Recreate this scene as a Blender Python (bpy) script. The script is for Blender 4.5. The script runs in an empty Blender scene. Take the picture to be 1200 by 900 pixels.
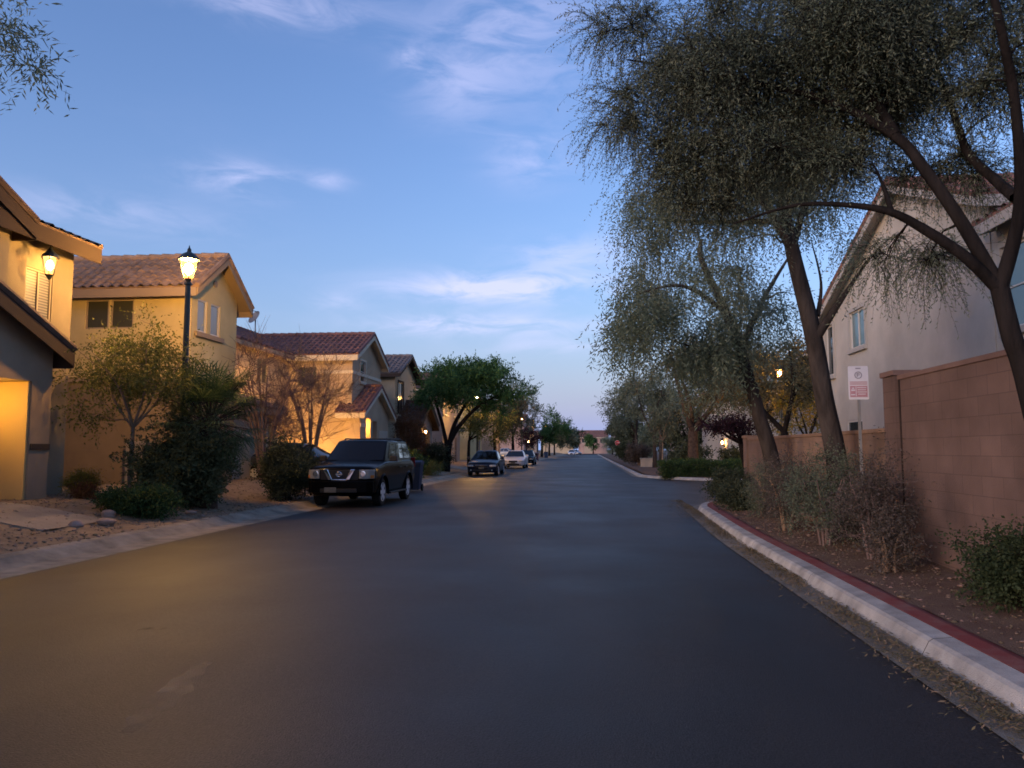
import bpy, bmesh, math, random
import numpy as np
from mathutils import Vector, Matrix

rng = np.random.default_rng(7)
random.seed(7)
PI = math.pi
R = math.radians
SC = bpy.context.scene
COL = SC.collection
ROOT = {}

# ------------------------------------------------------------------ camera maths (for placing things at their true depth)
F_PX, CAM_H = 900.0, 1.5
TH = math.atan(77 / 900.0)
PS = math.atan(0.1 * math.cos(TH))
_s, _c, _st, _ct = math.sin(PS), math.cos(PS), math.sin(TH), math.cos(TH)
CR = np.array((_c, _s, 0.0)); CU = np.array((_s * _st, -_c * _st, _ct)); CF = np.array((-_s * _ct, _c * _ct, _st))

def ray(px, py):
    return CF + CR * ((px - 600) / F_PX) + CU * ((450 - py) / F_PX)

def at(px, py, Y):
    r = ray(px, py); t = Y / r[1]
    return (r[0] * t, Y, CAM_H + r[2] * t)

# ------------------------------------------------------------------ materials
def mat(name, base, rough=0.8, spec=0.3, var=0.0, vscale=2.0, bump=0.0, bscale=40.0, metal=0.0, coat=0.0,
        island=0.0, emit=None, estr=0.0, trans=0.0, detail=6.0, stretch=None, second=None, sthresh=0.55):
    m = bpy.data.materials.new(name); m.use_nodes = True
    nt = m.node_tree; N = nt.nodes; L = nt.links
    b = N['Principled BSDF']
    b.inputs['Roughness'].default_value = rough
    b.inputs['Specular IOR Level'].default_value = spec
    b.inputs['Metallic'].default_value = metal
    b.inputs['Coat Weight'].default_value = coat
    b.inputs['Base Color'].default_value = (*base, 1)
    if emit:
        b.inputs['Emission Color'].default_value = (*emit, 1); b.inputs['Emission Strength'].default_value = estr
    tc = N.new('ShaderNodeTexCoord'); co = tc.outputs['Object']
    if stretch:
        mp = N.new('ShaderNodeMapping'); mp.inputs['Scale'].default_value = stretch; L.new(co, mp.inputs[0]); co = mp.outputs[0]
    col = None
    if var or second:
        n = N.new('ShaderNodeTexNoise'); n.inputs['Scale'].default_value = vscale; n.inputs['Detail'].default_value = detail
        n.inputs['Roughness'].default_value = 0.62; L.new(co, n.inputs['Vector'])
        cr = N.new('ShaderNodeValToRGB')
        sec = second or tuple(min(1, c * (1 + var)) for c in base)
        first = base if second else tuple(c * (1 - var) for c in base)
        cr.color_ramp.elements[0].position = sthresh - 0.22; cr.color_ramp.elements[0].color = (*first, 1)
        cr.color_ramp.elements[1].position = sthresh + 0.18; cr.color_ramp.elements[1].color = (*sec, 1)
        L.new(n.outputs['Fac'], cr.inputs[0]); col = cr.outputs[0]
    if island:
        g = N.new('ShaderNodeNewGeometry'); hs = N.new('ShaderNodeHueSaturation')
        mr = N.new('ShaderNodeMapRange'); mr.inputs[3].default_value = 1 - island; mr.inputs[4].default_value = 1 + island
        L.new(g.outputs['Random Per Island'], mr.inputs[0]); L.new(mr.outputs[0], hs.inputs['Value'])
        mr2 = N.new('ShaderNodeMapRange'); mr2.inputs[3].default_value = 0.5 + 0.03; mr2.inputs[4].default_value = 0.5 - 0.03
        L.new(g.outputs['Random Per Island'], mr2.inputs[0]); L.new(mr2.outputs[0], hs.inputs['Hue'])
        if col is not None: L.new(col, hs.inputs['Color'])
        else: hs.inputs['Color'].default_value = (*base, 1)
        col = hs.outputs[0]
    if col is not None: L.new(col, b.inputs['Base Color'])
    if bump:
        n2 = N.new('ShaderNodeTexNoise'); n2.inputs['Scale'].default_value = bscale; n2.inputs['Detail'].default_value = 4
        L.new(co, n2.inputs['Vector'])
        bp = N.new('ShaderNodeBump'); bp.inputs['Strength'].default_value = bump; bp.inputs['Distance'].default_value = 0.02
        L.new(n2.outputs['Fac'], bp.inputs['Height']); L.new(bp.outputs[0], b.inputs['Normal'])
    if trans:
        t = N.new('ShaderNodeBsdfTranslucent'); mx = N.new('ShaderNodeMixShader'); mx.inputs[0].default_value = trans
        if col is not None: L.new(col, t.inputs[0])
        else: t.inputs[0].default_value = (*base, 1)
        L.new(b.outputs[0], mx.inputs[1]); L.new(t.outputs[0], mx.inputs[2]); L.new(mx.outputs[0], N['Material Output'].inputs[0])
    return m

def block_mat(name, c1, c2, mortar):
    m = bpy.data.materials.new(name); m.use_nodes = True
    nt = m.node_tree; N = nt.nodes; L = nt.links; b = N['Principled BSDF']
    b.inputs['Roughness'].default_value = 0.9; b.inputs['Specular IOR Level'].default_value = 0.15
    tc = N.new('ShaderNodeTexCoord'); sx = N.new('ShaderNodeSeparateXYZ'); ad = N.new('ShaderNodeMath'); cx = N.new('ShaderNodeCombineXYZ')
    L.new(tc.outputs['Object'], sx.inputs[0]); L.new(sx.outputs[0], ad.inputs[0]); L.new(sx.outputs[1], ad.inputs[1])
    L.new(ad.outputs[0], cx.inputs[0]); L.new(sx.outputs[2], cx.inputs[1])
    br = N.new('ShaderNodeTexBrick'); br.inputs['Scale'].default_value = 1.0; br.inputs['Brick Width'].default_value = 0.41
    br.inputs['Row Height'].default_value = 0.205; br.inputs['Mortar Size'].default_value = 0.006; br.inputs['Mortar Smooth'].default_value = 0.6
    br.inputs['Color1'].default_value = (*c1, 1); br.inputs['Color2'].default_value = (*c2, 1); br.inputs['Mortar'].default_value = (*mortar, 1)
    L.new(cx.outputs[0], br.inputs['Vector'])
    n = N.new('ShaderNodeTexNoise'); n.inputs['Scale'].default_value = 0.9; n.inputs['Detail'].default_value = 8; L.new(tc.outputs['Object'], n.inputs['Vector'])
    mr = N.new('ShaderNodeMapRange'); mr.inputs[1].default_value = 0.3; mr.inputs[2].default_value = 0.7; mr.inputs[3].default_value = 0.62; mr.inputs[4].default_value = 1.25
    L.new(n.outputs['Fac'], mr.inputs[0])
    mx = N.new('ShaderNodeVectorMath'); mx.operation = 'SCALE'; L.new(br.outputs['Color'], mx.inputs[0]); L.new(mr.outputs[0], mx.inputs['Scale'])
    L.new(mx.outputs[0], b.inputs['Base Color'])
    n2 = N.new('ShaderNodeTexNoise'); n2.inputs['Scale'].default_value = 55; L.new(tc.outputs['Object'], n2.inputs['Vector'])
    sm = N.new('ShaderNodeMath'); sm.operation = 'MULTIPLY_ADD'; L.new(br.outputs['Fac'], sm.inputs[0]); sm.inputs[1].default_value = -0.6; L.new(n2.outputs['Fac'], sm.inputs[2])
    bp = N.new('ShaderNodeBump'); bp.inputs['Strength'].default_value = 0.35; bp.inputs['Distance'].default_value = 0.02
    L.new(sm.outputs[0], bp.inputs['Height']); L.new(bp.outputs[0], b.inputs['Normal'])
    return m

M = {}
def stucco(name, c, var=0.16): M[name] = mat(name, c, 0.93, 0.15, var, 0.7, 0.5, 60.0, detail=9)
stucco('stucco_pinkish', (0.27, 0.22, 0.155)); stucco('stucco_yellow', (0.55, 0.44, 0.23)); stucco('stucco_peach', (0.42, 0.31, 0.21))
stucco('stucco_brown', (0.34, 0.25, 0.17)); stucco('stucco_cream', (0.47, 0.38, 0.26)); stucco('stucco_grey', (0.46, 0.43, 0.38)); stucco('stucco_taupe', (0.26, 0.225, 0.20))
stucco('stucco_pink', (0.42, 0.29, 0.25)); stucco('stucco_shaded', (0.22, 0.165, 0.115)); stucco('trim_cream', (0.55, 0.47, 0.36), 0.05); stucco('trim_brown', (0.065, 0.046, 0.037), 0.08)
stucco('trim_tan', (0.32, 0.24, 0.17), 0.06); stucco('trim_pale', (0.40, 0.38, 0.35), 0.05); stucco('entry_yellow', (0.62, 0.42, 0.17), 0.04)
def tile(name, c): M[name] = mat(name, c, 0.85, 0.2, 0.35, 2.6, 0.4, 50, detail=8)
tile('tile_maroon', (0.19, 0.095, 0.085)); tile('tile_tan', (0.30, 0.20, 0.14)); tile('tile_brown', (0.13, 0.085, 0.065)); tile('tile_grey', (0.17, 0.14, 0.135)); tile('tile_red', (0.22, 0.12, 0.10))
M['glass'] = mat('window_glass', (0.02, 0.03, 0.035), 0.06, 0.9)
M['glass_teal'] = mat('window_glass_teal', (0.10, 0.17, 0.18), 0.08, 0.9)
M['curtain'] = mat('curtain_behind_glass', (0.22, 0.21, 0.19), 0.12, 0.7)
M['blind'] = mat('pale_blind', (0.42, 0.39, 0.33), 0.5, 0.4)
def slat_mat():
    m = mat('slatted_blind', (0.2, 0.18, 0.14), 0.35, 0.5); nt = m.node_tree; N = nt.nodes; L = nt.links; tc = N.new('ShaderNodeTexCoord'); w = N.new('ShaderNodeTexWave')
    w.bands_direction = 'Z'; w.inputs['Scale'].default_value = 5.0; w.inputs['Distortion'].default_value = 0.4; L.new(tc.outputs['Object'], w.inputs['Vector'])
    r = N.new('ShaderNodeValToRGB'); r.color_ramp.elements[0].color = (0.07, 0.06, 0.05, 1); r.color_ramp.elements[1].color = (0.24, 0.21, 0.165, 1); L.new(w.outputs['Fac'], r.inputs[0]); L.new(r.outputs[0], N['Principled BSDF'].inputs['Base Color']); return m
M['slats'] = slat_mat()
M['screen'] = mat('dark_screen', (0.055, 0.055, 0.04), 0.35, 0.5)
M['frame_white'] = mat('frame_white', (0.55, 0.53, 0.5), 0.5, 0.4, 0.06)
M['frame_tan'] = mat('frame_tan', (0.33, 0.26, 0.19), 0.6, 0.3, 0.06)
M['door_brown'] = mat('door_brown', (0.06, 0.035, 0.025), 0.5, 0.4, 0.1)
M['garage_door'] = mat('garage_door_paint', (0.40, 0.34, 0.27), 0.6, 0.3, 0.06)
M['iron'] = mat('dark_painted_iron', (0.028, 0.035, 0.032), 0.45, 0.5, 0.2, 8, 0.2, 60)
M['lamp'] = mat('lit_lamp_bulb', (1, 0.8, 0.5), 0.3, 0.5, emit=(1.0, 0.57, 0.17), estr=270.0)
M['lampfar'] = mat('lit_far_lamp_bulb', (1, 0.8, 0.5), 0.3, 0.5, emit=(1.0, 0.56, 0.16), estr=240.0)
def glow_glass(name, e, s):
    m = bpy.data.materials.new(name); m.use_nodes = True; nt = m.node_tree; N = nt.nodes; L = nt.links
    t = N.new('ShaderNodeBsdfTransparent'); t.inputs[0].default_value = (1, .9, .7, 1); em = N.new('ShaderNodeEmission'); em.inputs[0].default_value = (*e, 1); em.inputs[1].default_value = s
    a = N.new('ShaderNodeAddShader'); L.new(t.outputs[0], a.inputs[0]); L.new(em.outputs[0], a.inputs[1]); L.new(a.outputs[0], N['Material Output'].inputs[0]); return m
M['glow_glass'] = glow_glass('glowing_lantern_glass', (1.0, .33, .075), .26)
M['bulb'] = mat('lit_wall_bulb', (1, 0.8, 0.5), 0.3, 0.5, emit=(1.0, 0.62, 0.22), estr=11.0)
M['bulb_small'] = mat('lit_small_bulb', (1, 0.8, 0.5), 0.3, 0.5, emit=(1.0, 0.55, 0.2), estr=45.0)
M['bulb_entry'] = mat('lit_entry_bulb', (1, 0.8, 0.5), 0.3, 0.5, emit=(1.0, 0.60, 0.14), estr=130.0)
M['assumed_garden_lamp'] = mat('assumed_garden_bulb', (1, 0.8, 0.5), 0.3, 0.5, emit=(1.0, 0.58, 0.19), estr=240.0)  # bulb of the assumed garden lantern, not a garage lamp
M['assumed_side_lamp'] = mat('assumed_side_bulb', (1, 0.8, 0.5), 0.3, 0.5, emit=(1.0, 0.60, 0.22), estr=1100.0)  # bulb of the assumed lantern hidden behind the garage
M['concrete'] = mat('concrete', (0.36, 0.35, 0.33), 0.9, 0.2, 0.16, 1.6, 0.4, 90, detail=10)
M['concrete_warm'] = mat('driveway_concrete', (0.29, 0.24, 0.19), 0.9, 0.2, 0.22, 1.2, 0.4, 90, detail=10)
M['redpaint'] = mat('worn_red_kerb_paint', (0.22, 0.055, 0.05), 0.9, 0.15, second=(0.24, 0.14, 0.12), vscale=4, sthresh=0.62, bump=0.4, bscale=80)
M['soil'] = mat('tan_gravel_soil', (0.22, 0.155, 0.10), 0.95, 0.1, second=(0.33, 0.245, 0.165), vscale=3.5, bump=0.9, bscale=70, detail=12)
M['soil_right'] = mat('brown_soil', (0.13, 0.08, 0.06), 0.95, 0.1, second=(0.20, 0.14, 0.10), vscale=3.0, bump=0.9, bscale=70, detail=12)
M['ground'] = mat('desert_ground', (0.16, 0.125, 0.095), 0.95, 0.1, 0.2, 0.6, 0.5, 20, detail=8)
M['stone'] = mat('pale_stone', (0.26, 0.20, 0.15), 0.9, 0.2, 0.2, 6, 0.5, 30, island=0.35)
M['litter'] = mat('dry_leaf_litter', (0.20, 0.15, 0.08), 0.9, 0.1, island=0.5)
M['bark'] = mat('dark_bark', (0.018, 0.0145, 0.013), 0.95, 0.1, 0.5, 7, 1.0, 26, stretch=(1, 1, 0.22))
M['bark_grey'] = mat('grey_bark', (0.055, 0.045, 0.040), 0.95, 0.1, 0.5, 7, 1.0, 26, stretch=(1, 1, 0.22))
M['bark_pale'] = mat('pale_bark', (0.24, 0.18, 0.13), 0.95, 0.1, 0.3, 9, 0.6, 30, stretch=(1, 1, 0.3))
M['bark_brown'] = mat('brown_bark', (0.075, 0.05, 0.038), 0.95, 0.1, 0.4, 7, 1.0, 22)
M['twig'] = mat('bare_twig_bark', (0.27, 0.18, 0.12), 0.9, 0.1, 0.3, 5)
M['twig_purple'] = mat('purple_twig_bark', (0.18, 0.125, 0.115), 0.9, 0.1, 0.3, 5)
def leaf(name, c, second=None, trans=0.25, island=0.35): M[name] = mat(name, c, 0.7, 0.2, second=second or tuple(x * 1.5 for x in c), vscale=1.1, island=island, trans=trans, detail=3)
leaf('leaf_acacia', (0.165, 0.195, 0.125), (0.21, 0.235, 0.155), .45)
leaf('leaf_dimgreen', (0.032, 0.046, 0.020)); leaf('leaf_willow', (0.155, 0.195, 0.135), (0.20, 0.235, 0.165), .45); leaf('leaf_green', (0.045, 0.110, 0.040), (0.07, 0.15, 0.045))
leaf('leaf_yellowgreen', (0.14, 0.15, 0.038), (0.19, 0.185, 0.05)); leaf('leaf_olive', (0.095, 0.09, 0.045), (0.13, 0.11, 0.055)); leaf('leaf_purple', (0.030, 0.012, 0.016))
leaf('leaf_dark', (0.048, 0.060, 0.034)); leaf('leaf_greygreen', (0.095, 0.115, 0.078)); leaf('leaf_bush', (0.035, 0.065, 0.020)); leaf('leaf_mauve', (0.085, 0.071, 0.062), (0.10, 0.085, 0.07))
leaf('leaf_gold', (0.20, 0.15, 0.02), (0.25, 0.19, 0.03)); leaf('leaf_rust', (0.10, 0.045, 0.022), (0.16, 0.08, 0.03)); leaf('leaf_palm', (0.065, 0.095, 0.035)); leaf('leaf_deep', (0.075, 0.088, 0.042)); leaf('leaf_teal', (0.145, 0.19, 0.13), (0.19, 0.23, 0.16), .45)
M['paint_black'] = mat('black_car_paint', (0.003, 0.003, 0.0035), 0.20, 0.05, coat=0.03)
M['paint_navy'] = mat('dark_blue_car_paint', (0.006, 0.009, 0.02), 0.28, 0.12, coat=0.12)
M['paint_white'] = mat('white_car_paint', (0.55, 0.56, 0.60), 0.3, 0.5, coat=0.8)
M['paint_grey'] = mat('grey_car_paint', (0.05, 0.05, 0.055), 0.25, 0.5, coat=0.8)
M['paint_silver'] = mat('silver_car_paint', (0.32, 0.32, 0.33), 0.3, 0.5, coat=0.8, metal=0.3)
M['car_glass'] = mat('car_glass', (0.006, 0.006, 0.006), 0.06, 0.3)
M['car_glass_side'] = mat('car_side_glass', (0.02, 0.022, 0.026), 0.03, 1.0, coat=1.0)
M['chrome'] = mat('chrome', (0.75, 0.76, 0.80), 0.12, 0.5, metal=1.0)
M['plastic'] = mat('black_plastic', (0.014, 0.014, 0.015), 0.6, 0.3)
M['joint'] = mat('shaded_joint', (0.04, 0.028, 0.025), 0.9, 0.1, 0.3, 6)
M['rubber'] = mat('tyre_rubber', (0.014, 0.014, 0.014), 0.85, 0.2, 0.2, 20)
M['alloy'] = mat('alloy_rim', (0.60, 0.60, 0.62), 0.45, 0.5, metal=0.0)
M['lens'] = mat('headlight_lens', (0.26, 0.255, 0.23), 0.15, 0.6, coat=0.5)
M['lens_clear'] = mat('clear_headlight_lens', (0.45, 0.45, 0.44), 0.15, 0.6, coat=0.5)
M['reflector'] = mat('headlight_reflector', (0.8, 0.8, 0.8), 0.15, 0.5, metal=1.0)
M['amber'] = mat('amber_lens', (0.5, 0.16, 0.02), 0.2, 0.6)
M['taillight'] = mat('red_lens', (0.25, 0.012, 0.012), 0.2, 0.6)
M['plate'] = mat('pale_plate', (0.14, 0.13, 0.11), 0.5, 0.3, second=(0.09, 0.09, 0.08), vscale=12)
M['bin_blue'] = mat('blue_bin_plastic', (0.010, 0.022, 0.055), 0.6, 0.12, 0.1)
M['bin_purple'] = mat('purplish_bin_plastic', (0.035, 0.025, 0.07), 0.5, 0.4, 0.1)
M['sign_white'] = mat('sign_white', (0.68, 0.66, 0.68), 0.5, 0.4, 0.06, 6)
M['sign_pink'] = mat('faded_red_sign_print', (0.45, 0.22, 0.25), 0.5, 0.4, second=(0.52, 0.30, 0.33), vscale=9)
M['sign_red'] = mat('red_sign_face', (0.45, 0.03, 0.03), 0.5, 0.4)
M['sign_grey'] = mat('faded_sign_print', (0.28, 0.26, 0.30), 0.5, 0.4)
M['steel'] = mat('galvanised_post', (0.30, 0.30, 0.29), 0.45, 0.5, 0.15, 6, metal=0.5)
M['utility'] = mat('beige_utility_box', (0.42, 0.38, 0.32), 0.6, 0.3, 0.1)
M['dish'] = mat('grey_dish', (0.12, 0.12, 0.13), 0.5, 0.4)
M['block_pink'] = block_mat('pinkish_block', (0.168, 0.112, 0.095), (0.148, 0.10, 0.086), (0.115, 0.08, 0.07))
M['block_tan'] = block_mat('tan_block', (0.22, 0.145, 0.108), (0.205, 0.136, 0.103), (0.175, 0.117, 0.09))

# ------------------------------------------------------------------ mesh builder and object helpers
class MB:
    def __init__(s): s.v = []; s.f = []
    def add(s, vs, fs):
        o = len(s.v); s.v += [tuple(map(float, p)) for p in vs]; s.f += [tuple(i + o for i in f) for f in fs]; return s
    def quad(s, *p): return s.add(p, [tuple(range(len(p)))])
    def box(s, x0, x1, y0, y1, z0, z1, taper=0.0):
        t = taper; vs = [(x0, y0, z0), (x1, y0, z0), (x1, y1, z0), (x0, y1, z0), (x0 + t, y0 + t, z1), (x1 - t, y0 + t, z1), (x1 - t, y1 - t, z1), (x0 + t, y1 - t, z1)]
        return s.add(vs, [(3, 2, 1, 0), (4, 5, 6, 7), (0, 1, 5, 4), (1, 2, 6, 5), (2, 3, 7, 6), (3, 0, 4, 7)])
    def prism(s, poly, ext):
        n = len(poly); e = Vector(ext); vs = [Vector(p) for p in poly]; vs = vs + [p + e for p in vs]
        return s.add(vs, [tuple(range(n))[::-1], tuple(range(n, 2 * n))] + [(i, (i + 1) % n, n + (i + 1) % n, n + i) for i in range(n)])
    def tube(s, pts, radii, n=8, cap=True):
        P = [Vector(p) for p in pts]; k = len(P)
        if not hasattr(radii, '__len__'): radii = [radii] * k
        vs = []; u = None
        for i in range(k):
            t = (P[min(i + 1, k - 1)] - P[max(i - 1, 0)]).normalized()
            if u is None:
                u = t.cross(Vector((0, 0, 1)) if abs(t.z) < 0.9 else Vector((1, 0, 0))).normalized()
            else:
                u = (u - t * u.dot(t)).normalized()
            w = t.cross(u)
            for j in range(n):
                a = 2 * PI * j / n; vs.append(P[i] + (u * math.cos(a) + w * math.sin(a)) * radii[i])
        fs = [(i * n + j, i * n + (j + 1) % n, (i + 1) * n + (j + 1) % n, (i + 1) * n + j) for i in range(k - 1) for j in range(n)]
        if cap: fs += [tuple(range(n))[::-1], tuple(range((k - 1) * n, k * n))]
        return s.add(vs, fs)
    def lathe(s, prof, c=(0, 0, 0), n=16, axis='z', cap=True):
        vs = []
        for r, h in prof:
            for j in range(n):
                a = 2 * PI * j / n; p = (r * math.cos(a), r * math.sin(a), h)
                if axis == 'x': p = (h, p[0], p[1])
                elif axis == 'y': p = (p[0], h, p[1])
                vs.append((p[0] + c[0], p[1] + c[1], p[2] + c[2]))
        k = len(prof)
        fs = [(i * n + j, i * n + (j + 1) % n, (i + 1) * n + (j + 1) % n, (i + 1) * n + j) for i in range(k - 1) for j in range(n)]
        if cap: fs += [tuple(range(n))[::-1], tuple(range((k - 1) * n, k * n))]
        return s.add(vs, fs)
    def build(s, name, m, parent=None, smooth=False, base=None, world=True, angle=40, bevel=0.0, fix=False):
        me = bpy.data.meshes.new(name)
        off = np.zeros(3)
        if parent is not None and world: off = np.array(ROOT.get(parent.name, (0, 0, 0)))
        if base is not None: off = np.array(base)
        me.from_pydata([(p[0] - off[0], p[1] - off[1], p[2] - off[2]) for p in s.v], [], s.f)
        return link(name, me, m, parent, smooth, base, angle, bevel, fix, off if (parent is not None and world) else None)

def link(name, me, m, parent=None, smooth=False, base=None, angle=40, bevel=0.0, fix=False, off=None):
    if fix:
        bm = bmesh.new(); bm.from_mesh(me); bmesh.ops.recalc_face_normals(bm, faces=bm.faces); bm.to_mesh(me); bm.free()
    me.materials.append(m)
    if smooth:
        me.polygons.foreach_set('use_smooth', [True] * len(me.polygons)); me.set_sharp_from_angle(angle=R(angle))
    me.update()
    o = bpy.data.objects.new(name, me); COL.objects.link(o)
    if parent is not None:
        o.parent = parent
        ROOT[o.name] = tuple(off) if off is not None else ROOT.get(parent.name, (0, 0, 0))
    if base is not None: o.location = base
    if bevel:
        b = o.modifiers.new('Bevel', 'BEVEL'); b.width = bevel; b.segments = 2; b.limit_method = 'ANGLE'; b.angle_limit = R(40)
    return o

def tag(o, label=None, cat=None, group=None, kind=None):
    if label: o['label'] = label
    if cat: o['category'] = cat
    if group: o['group'] = group
    if kind: o['kind'] = kind
    return o

def thing(name, label, cat, loc=(0, 0, 0), group=None, rotz=0.0):
    o = bpy.data.objects.new(name, None); o.empty_display_size = 0.2; COL.objects.link(o); o.location = loc; o.rotation_euler = (0, 0, rotz)
    ROOT[o.name] = tuple(loc)
    return tag(o, label, cat, group)

def copy_tree(o, parent=None):
    c = o.copy(); COL.objects.link(c); c.parent = parent
    for ch in o.children: copy_tree(ch, c)
    return c

def struct(name, mb, m, **k): return tag(mb.build(name, m, **k), kind='structure')

# ------------------------------------------------------------------ terrain
def sstep(t): t = np.clip(t, 0, 1); return t * t * (3 - 2 * t)
def kerb_x(y):      # kerb foot on the right
    return 2.42 + 0.24 * sstep((np.asarray(y, float) - 12) / 9)
def gz(x, y):
    x = np.asarray(x, float); y = np.asarray(y, float)
    left = 0.13 + 0.37 * sstep((-7.95 - x) / 3.1)
    return np.where(x < -7, left, 0.13)
# ------------------------------------------------------------------ ground, road, kerbs
def grid_mesh(xs, ys, zf, jit=0.0):
    xs = np.asarray(xs); ys = np.asarray(ys); X, Y = np.meshgrid(xs, ys); Z = zf(X, Y)
    if jit: Z = Z + rng.normal(0, jit, Z.shape)
    n = len(xs); mb = MB(); mb.v = list(zip(X.ravel().tolist(), Y.ravel().tolist(), Z.ravel().tolist()))
    mb.f = [(j * n + i, j * n + i + 1, (j + 1) * n + i + 1, (j + 1) * n + i) for j in range(len(ys) - 1) for i in range(n - 1)]
    return mb
struct('ground', MB().quad((-2500, -2500, -0.06), (2500, -2500, -0.06), (2500, 2500, -0.06), (-2500, 2500, -0.06)), M['ground'])

def asphalt_mat():
    m = bpy.data.materials.new('asphalt'); m.use_nodes = True; nt = m.node_tree; N = nt.nodes; L = nt.links; b = N['Principled BSDF']
    tc = N.new('ShaderNodeTexCoord')
    def noise(scale, det, vec=None):
        n = N.new('ShaderNodeTexNoise'); n.inputs['Scale'].default_value = scale; n.inputs['Detail'].default_value = det; L.new(vec or tc.outputs['Object'], n.inputs['Vector']); return n.outputs['Fac']
    mp = N.new('ShaderNodeMapping'); mp.inputs['Scale'].default_value = (1.0, 0.25, 1); L.new(tc.outputs['Object'], mp.inputs[0])
    big = noise(0.9, 5, mp.outputs[0]); fine = noise(75, 4); patch = noise(0.5, 7)
    def ramp(f, a, b_, p0, p1):
        r = N.new('ShaderNodeValToRGB'); r.color_ramp.elements[0].position = p0; r.color_ramp.elements[1].position = p1
        r.color_ramp.elements[0].color = (*a, 1); r.color_ramp.elements[1].color = (*b_, 1); L.new(f, r.inputs[0]); return r.outputs[0]
    c1 = ramp(big, (0.0315, 0.0275, 0.026), (0.0445, 0.039, 0.0365), 0.35, 0.7)
    c2 = ramp(fine, (0.6, 0.6, 0.6), (1.45, 1.43, 1.4), 0.3, 0.7); c3 = ramp(patch, (0.85, 0.85, 0.85), (1.15, 1.13, 1.1), 0.4, 0.65)
    def mul(a, b_):
        x = N.new('ShaderNodeVectorMath'); x.operation = 'MULTIPLY'; L.new(a, x.inputs[0]); L.new(b_, x.inputs[1]); return x.outputs[0]
    L.new(mul(mul(c1, c2), c3), b.inputs['Base Color'])
    rr = N.new('ShaderNodeMapRange'); rr.inputs[1].default_value = 0.35; rr.inputs[2].default_value = 0.7; rr.inputs[3].default_value = 0.50; rr.inputs[4].default_value = 0.62
    L.new(patch, rr.inputs[0]); L.new(rr.outputs[0], b.inputs['Roughness']); b.inputs['Specular IOR Level'].default_value = 0.18
    bp = N.new('ShaderNodeBump'); bp.inputs['Strength'].default_value = 0.4; bp.inputs['Distance'].default_value = 0.012; L.new(noise(90, 3), bp.inputs['Height']); L.new(bp.outputs[0], b.inputs['Normal'])
    return m
M['asphalt'] = asphalt_mat()
# the street with its side street: one asphalt sheet
struct('road', grid_mesh(np.linspace(-6.95, 2.62, 15), list(np.linspace(-12, 60, 40)) + list(np.linspace(70, 262, 30)),
       lambda x, y: 0.035 - 0.035 * ((x + 2.4) / 4.7) ** 2), M['asphalt'])
def side_pts(near):
    if near:   # near corner arc of the kerb foot, centre (7.66, 19)
        return [(7.66 - 5.0 * math.cos(a), 19 + 5.0 * math.sin(a)) for a in np.linspace(0, PI / 2, 14)] + [(60, 24.0)]
    return [(60, 36.0)] + [(10.7 - 8.0 * math.sin(a), 44 - 8.0 * math.cos(a)) for a in np.linspace(0, PI / 2, 14)]
outl = [(2.18, 19.0)] + side_pts(True) + side_pts(False) + [(2.18, 44.0)]
struct('side_road', MB().quad(*[(x, y, 0.004) for x, y in outl]), M['asphalt'])

def kerb(path, prof_m, name, prof, seg_joint=True):
    """sweep a profile [(offset to the right of travel, z)] along a path"""
    mb = MB(); n = len(prof); P = [Vector((p[0], p[1], 0)) for p in path]
    for i, p in enumerate(P):
        t = (P[min(i + 1, len(P) - 1)] - P[max(i - 1, 0)]).normalized(); r = Vector((t.y, -t.x, 0))
        for o, z in prof:
            q = p + r * o; mb.v.append((q.x, q.y, z))
    for i in range(len(P) - 1):
        for j in range(n - 1):
            mb.f.append((i * n + j, i * n + j + 1, (i + 1) * n + j + 1, (i + 1) * n + j))
    return struct(name, mb, prof_m)
def joints(m):
    nt = m.node_tree; N = nt.nodes; L = nt.links; b = N['Principled BSDF']; src = b.inputs['Base Color'].links[0].from_socket
    tc = N.new('ShaderNodeTexCoord'); s = N.new('ShaderNodeSeparateXYZ'); L.new(tc.outputs['Object'], s.inputs[0])
    a = N.new('ShaderNodeMath'); a.operation = 'PINGPONG'; a.inputs[1].default_value = 1.5; L.new(s.outputs[1], a.inputs[0])
    g = N.new('ShaderNodeMath'); g.operation = 'LESS_THAN'; g.inputs[1].default_value = 0.005; L.new(a.outputs[0], g.inputs[0])
    mx = N.new('ShaderNodeMix'); mx.data_type = 'RGBA'; L.new(g.outputs[0], mx.inputs[0]); L.new(src, mx.inputs[6]); mx.inputs[7].default_value = (0.06, 0.055, 0.05, 1); L.new(mx.outputs[2], b.inputs['Base Color']); return m
rp = [(float(kerb_x(y)), y) for y in np.linspace(-12, 19, 40)] + side_pts(True)[1:]
lp = [(-7.25, y) for y in np.linspace(262, -12, 60)]
fp = side_pts(False) + [(2.7, y) for y in np.linspace(46, 262, 40)]
kerb_m = mat('kerb_concrete', (0.38, 0.365, 0.345), 0.9, 0.2, 0.38, 2.6, 0.5, 90, detail=12)
cprof = [(-0.30, 0.012), (-0.02, 0.016), (0.03, 0.11), (0.06, 0.13), (0.20, 0.143), (0.21, 0.05)]
joints(kerb_m)
gut_m = mat('gutter_concrete', (0.20, 0.185, 0.16), 0.9, 0.2, 0.3, 1.8, 0.5, 90, detail=12)
for pth in (rp, fp): kerb(pth, kerb_m, 'kerb', cprof[1:]); kerb(pth, gut_m, 'gutter', cprof[:2])
kerb(rp, M['redpaint'], 'red_kerb_strip', [(0.21, 0.05), (0.213, 0.143), (0.35, 0.148), (0.43, 0.13)])
lprof = [(-0.46, 0.006), (-0.05, 0.02), (0.08, 0.06), (0.22, 0.125), (0.30, 0.14), (0.38, 0.143), (0.40, 0.05)]
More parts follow.
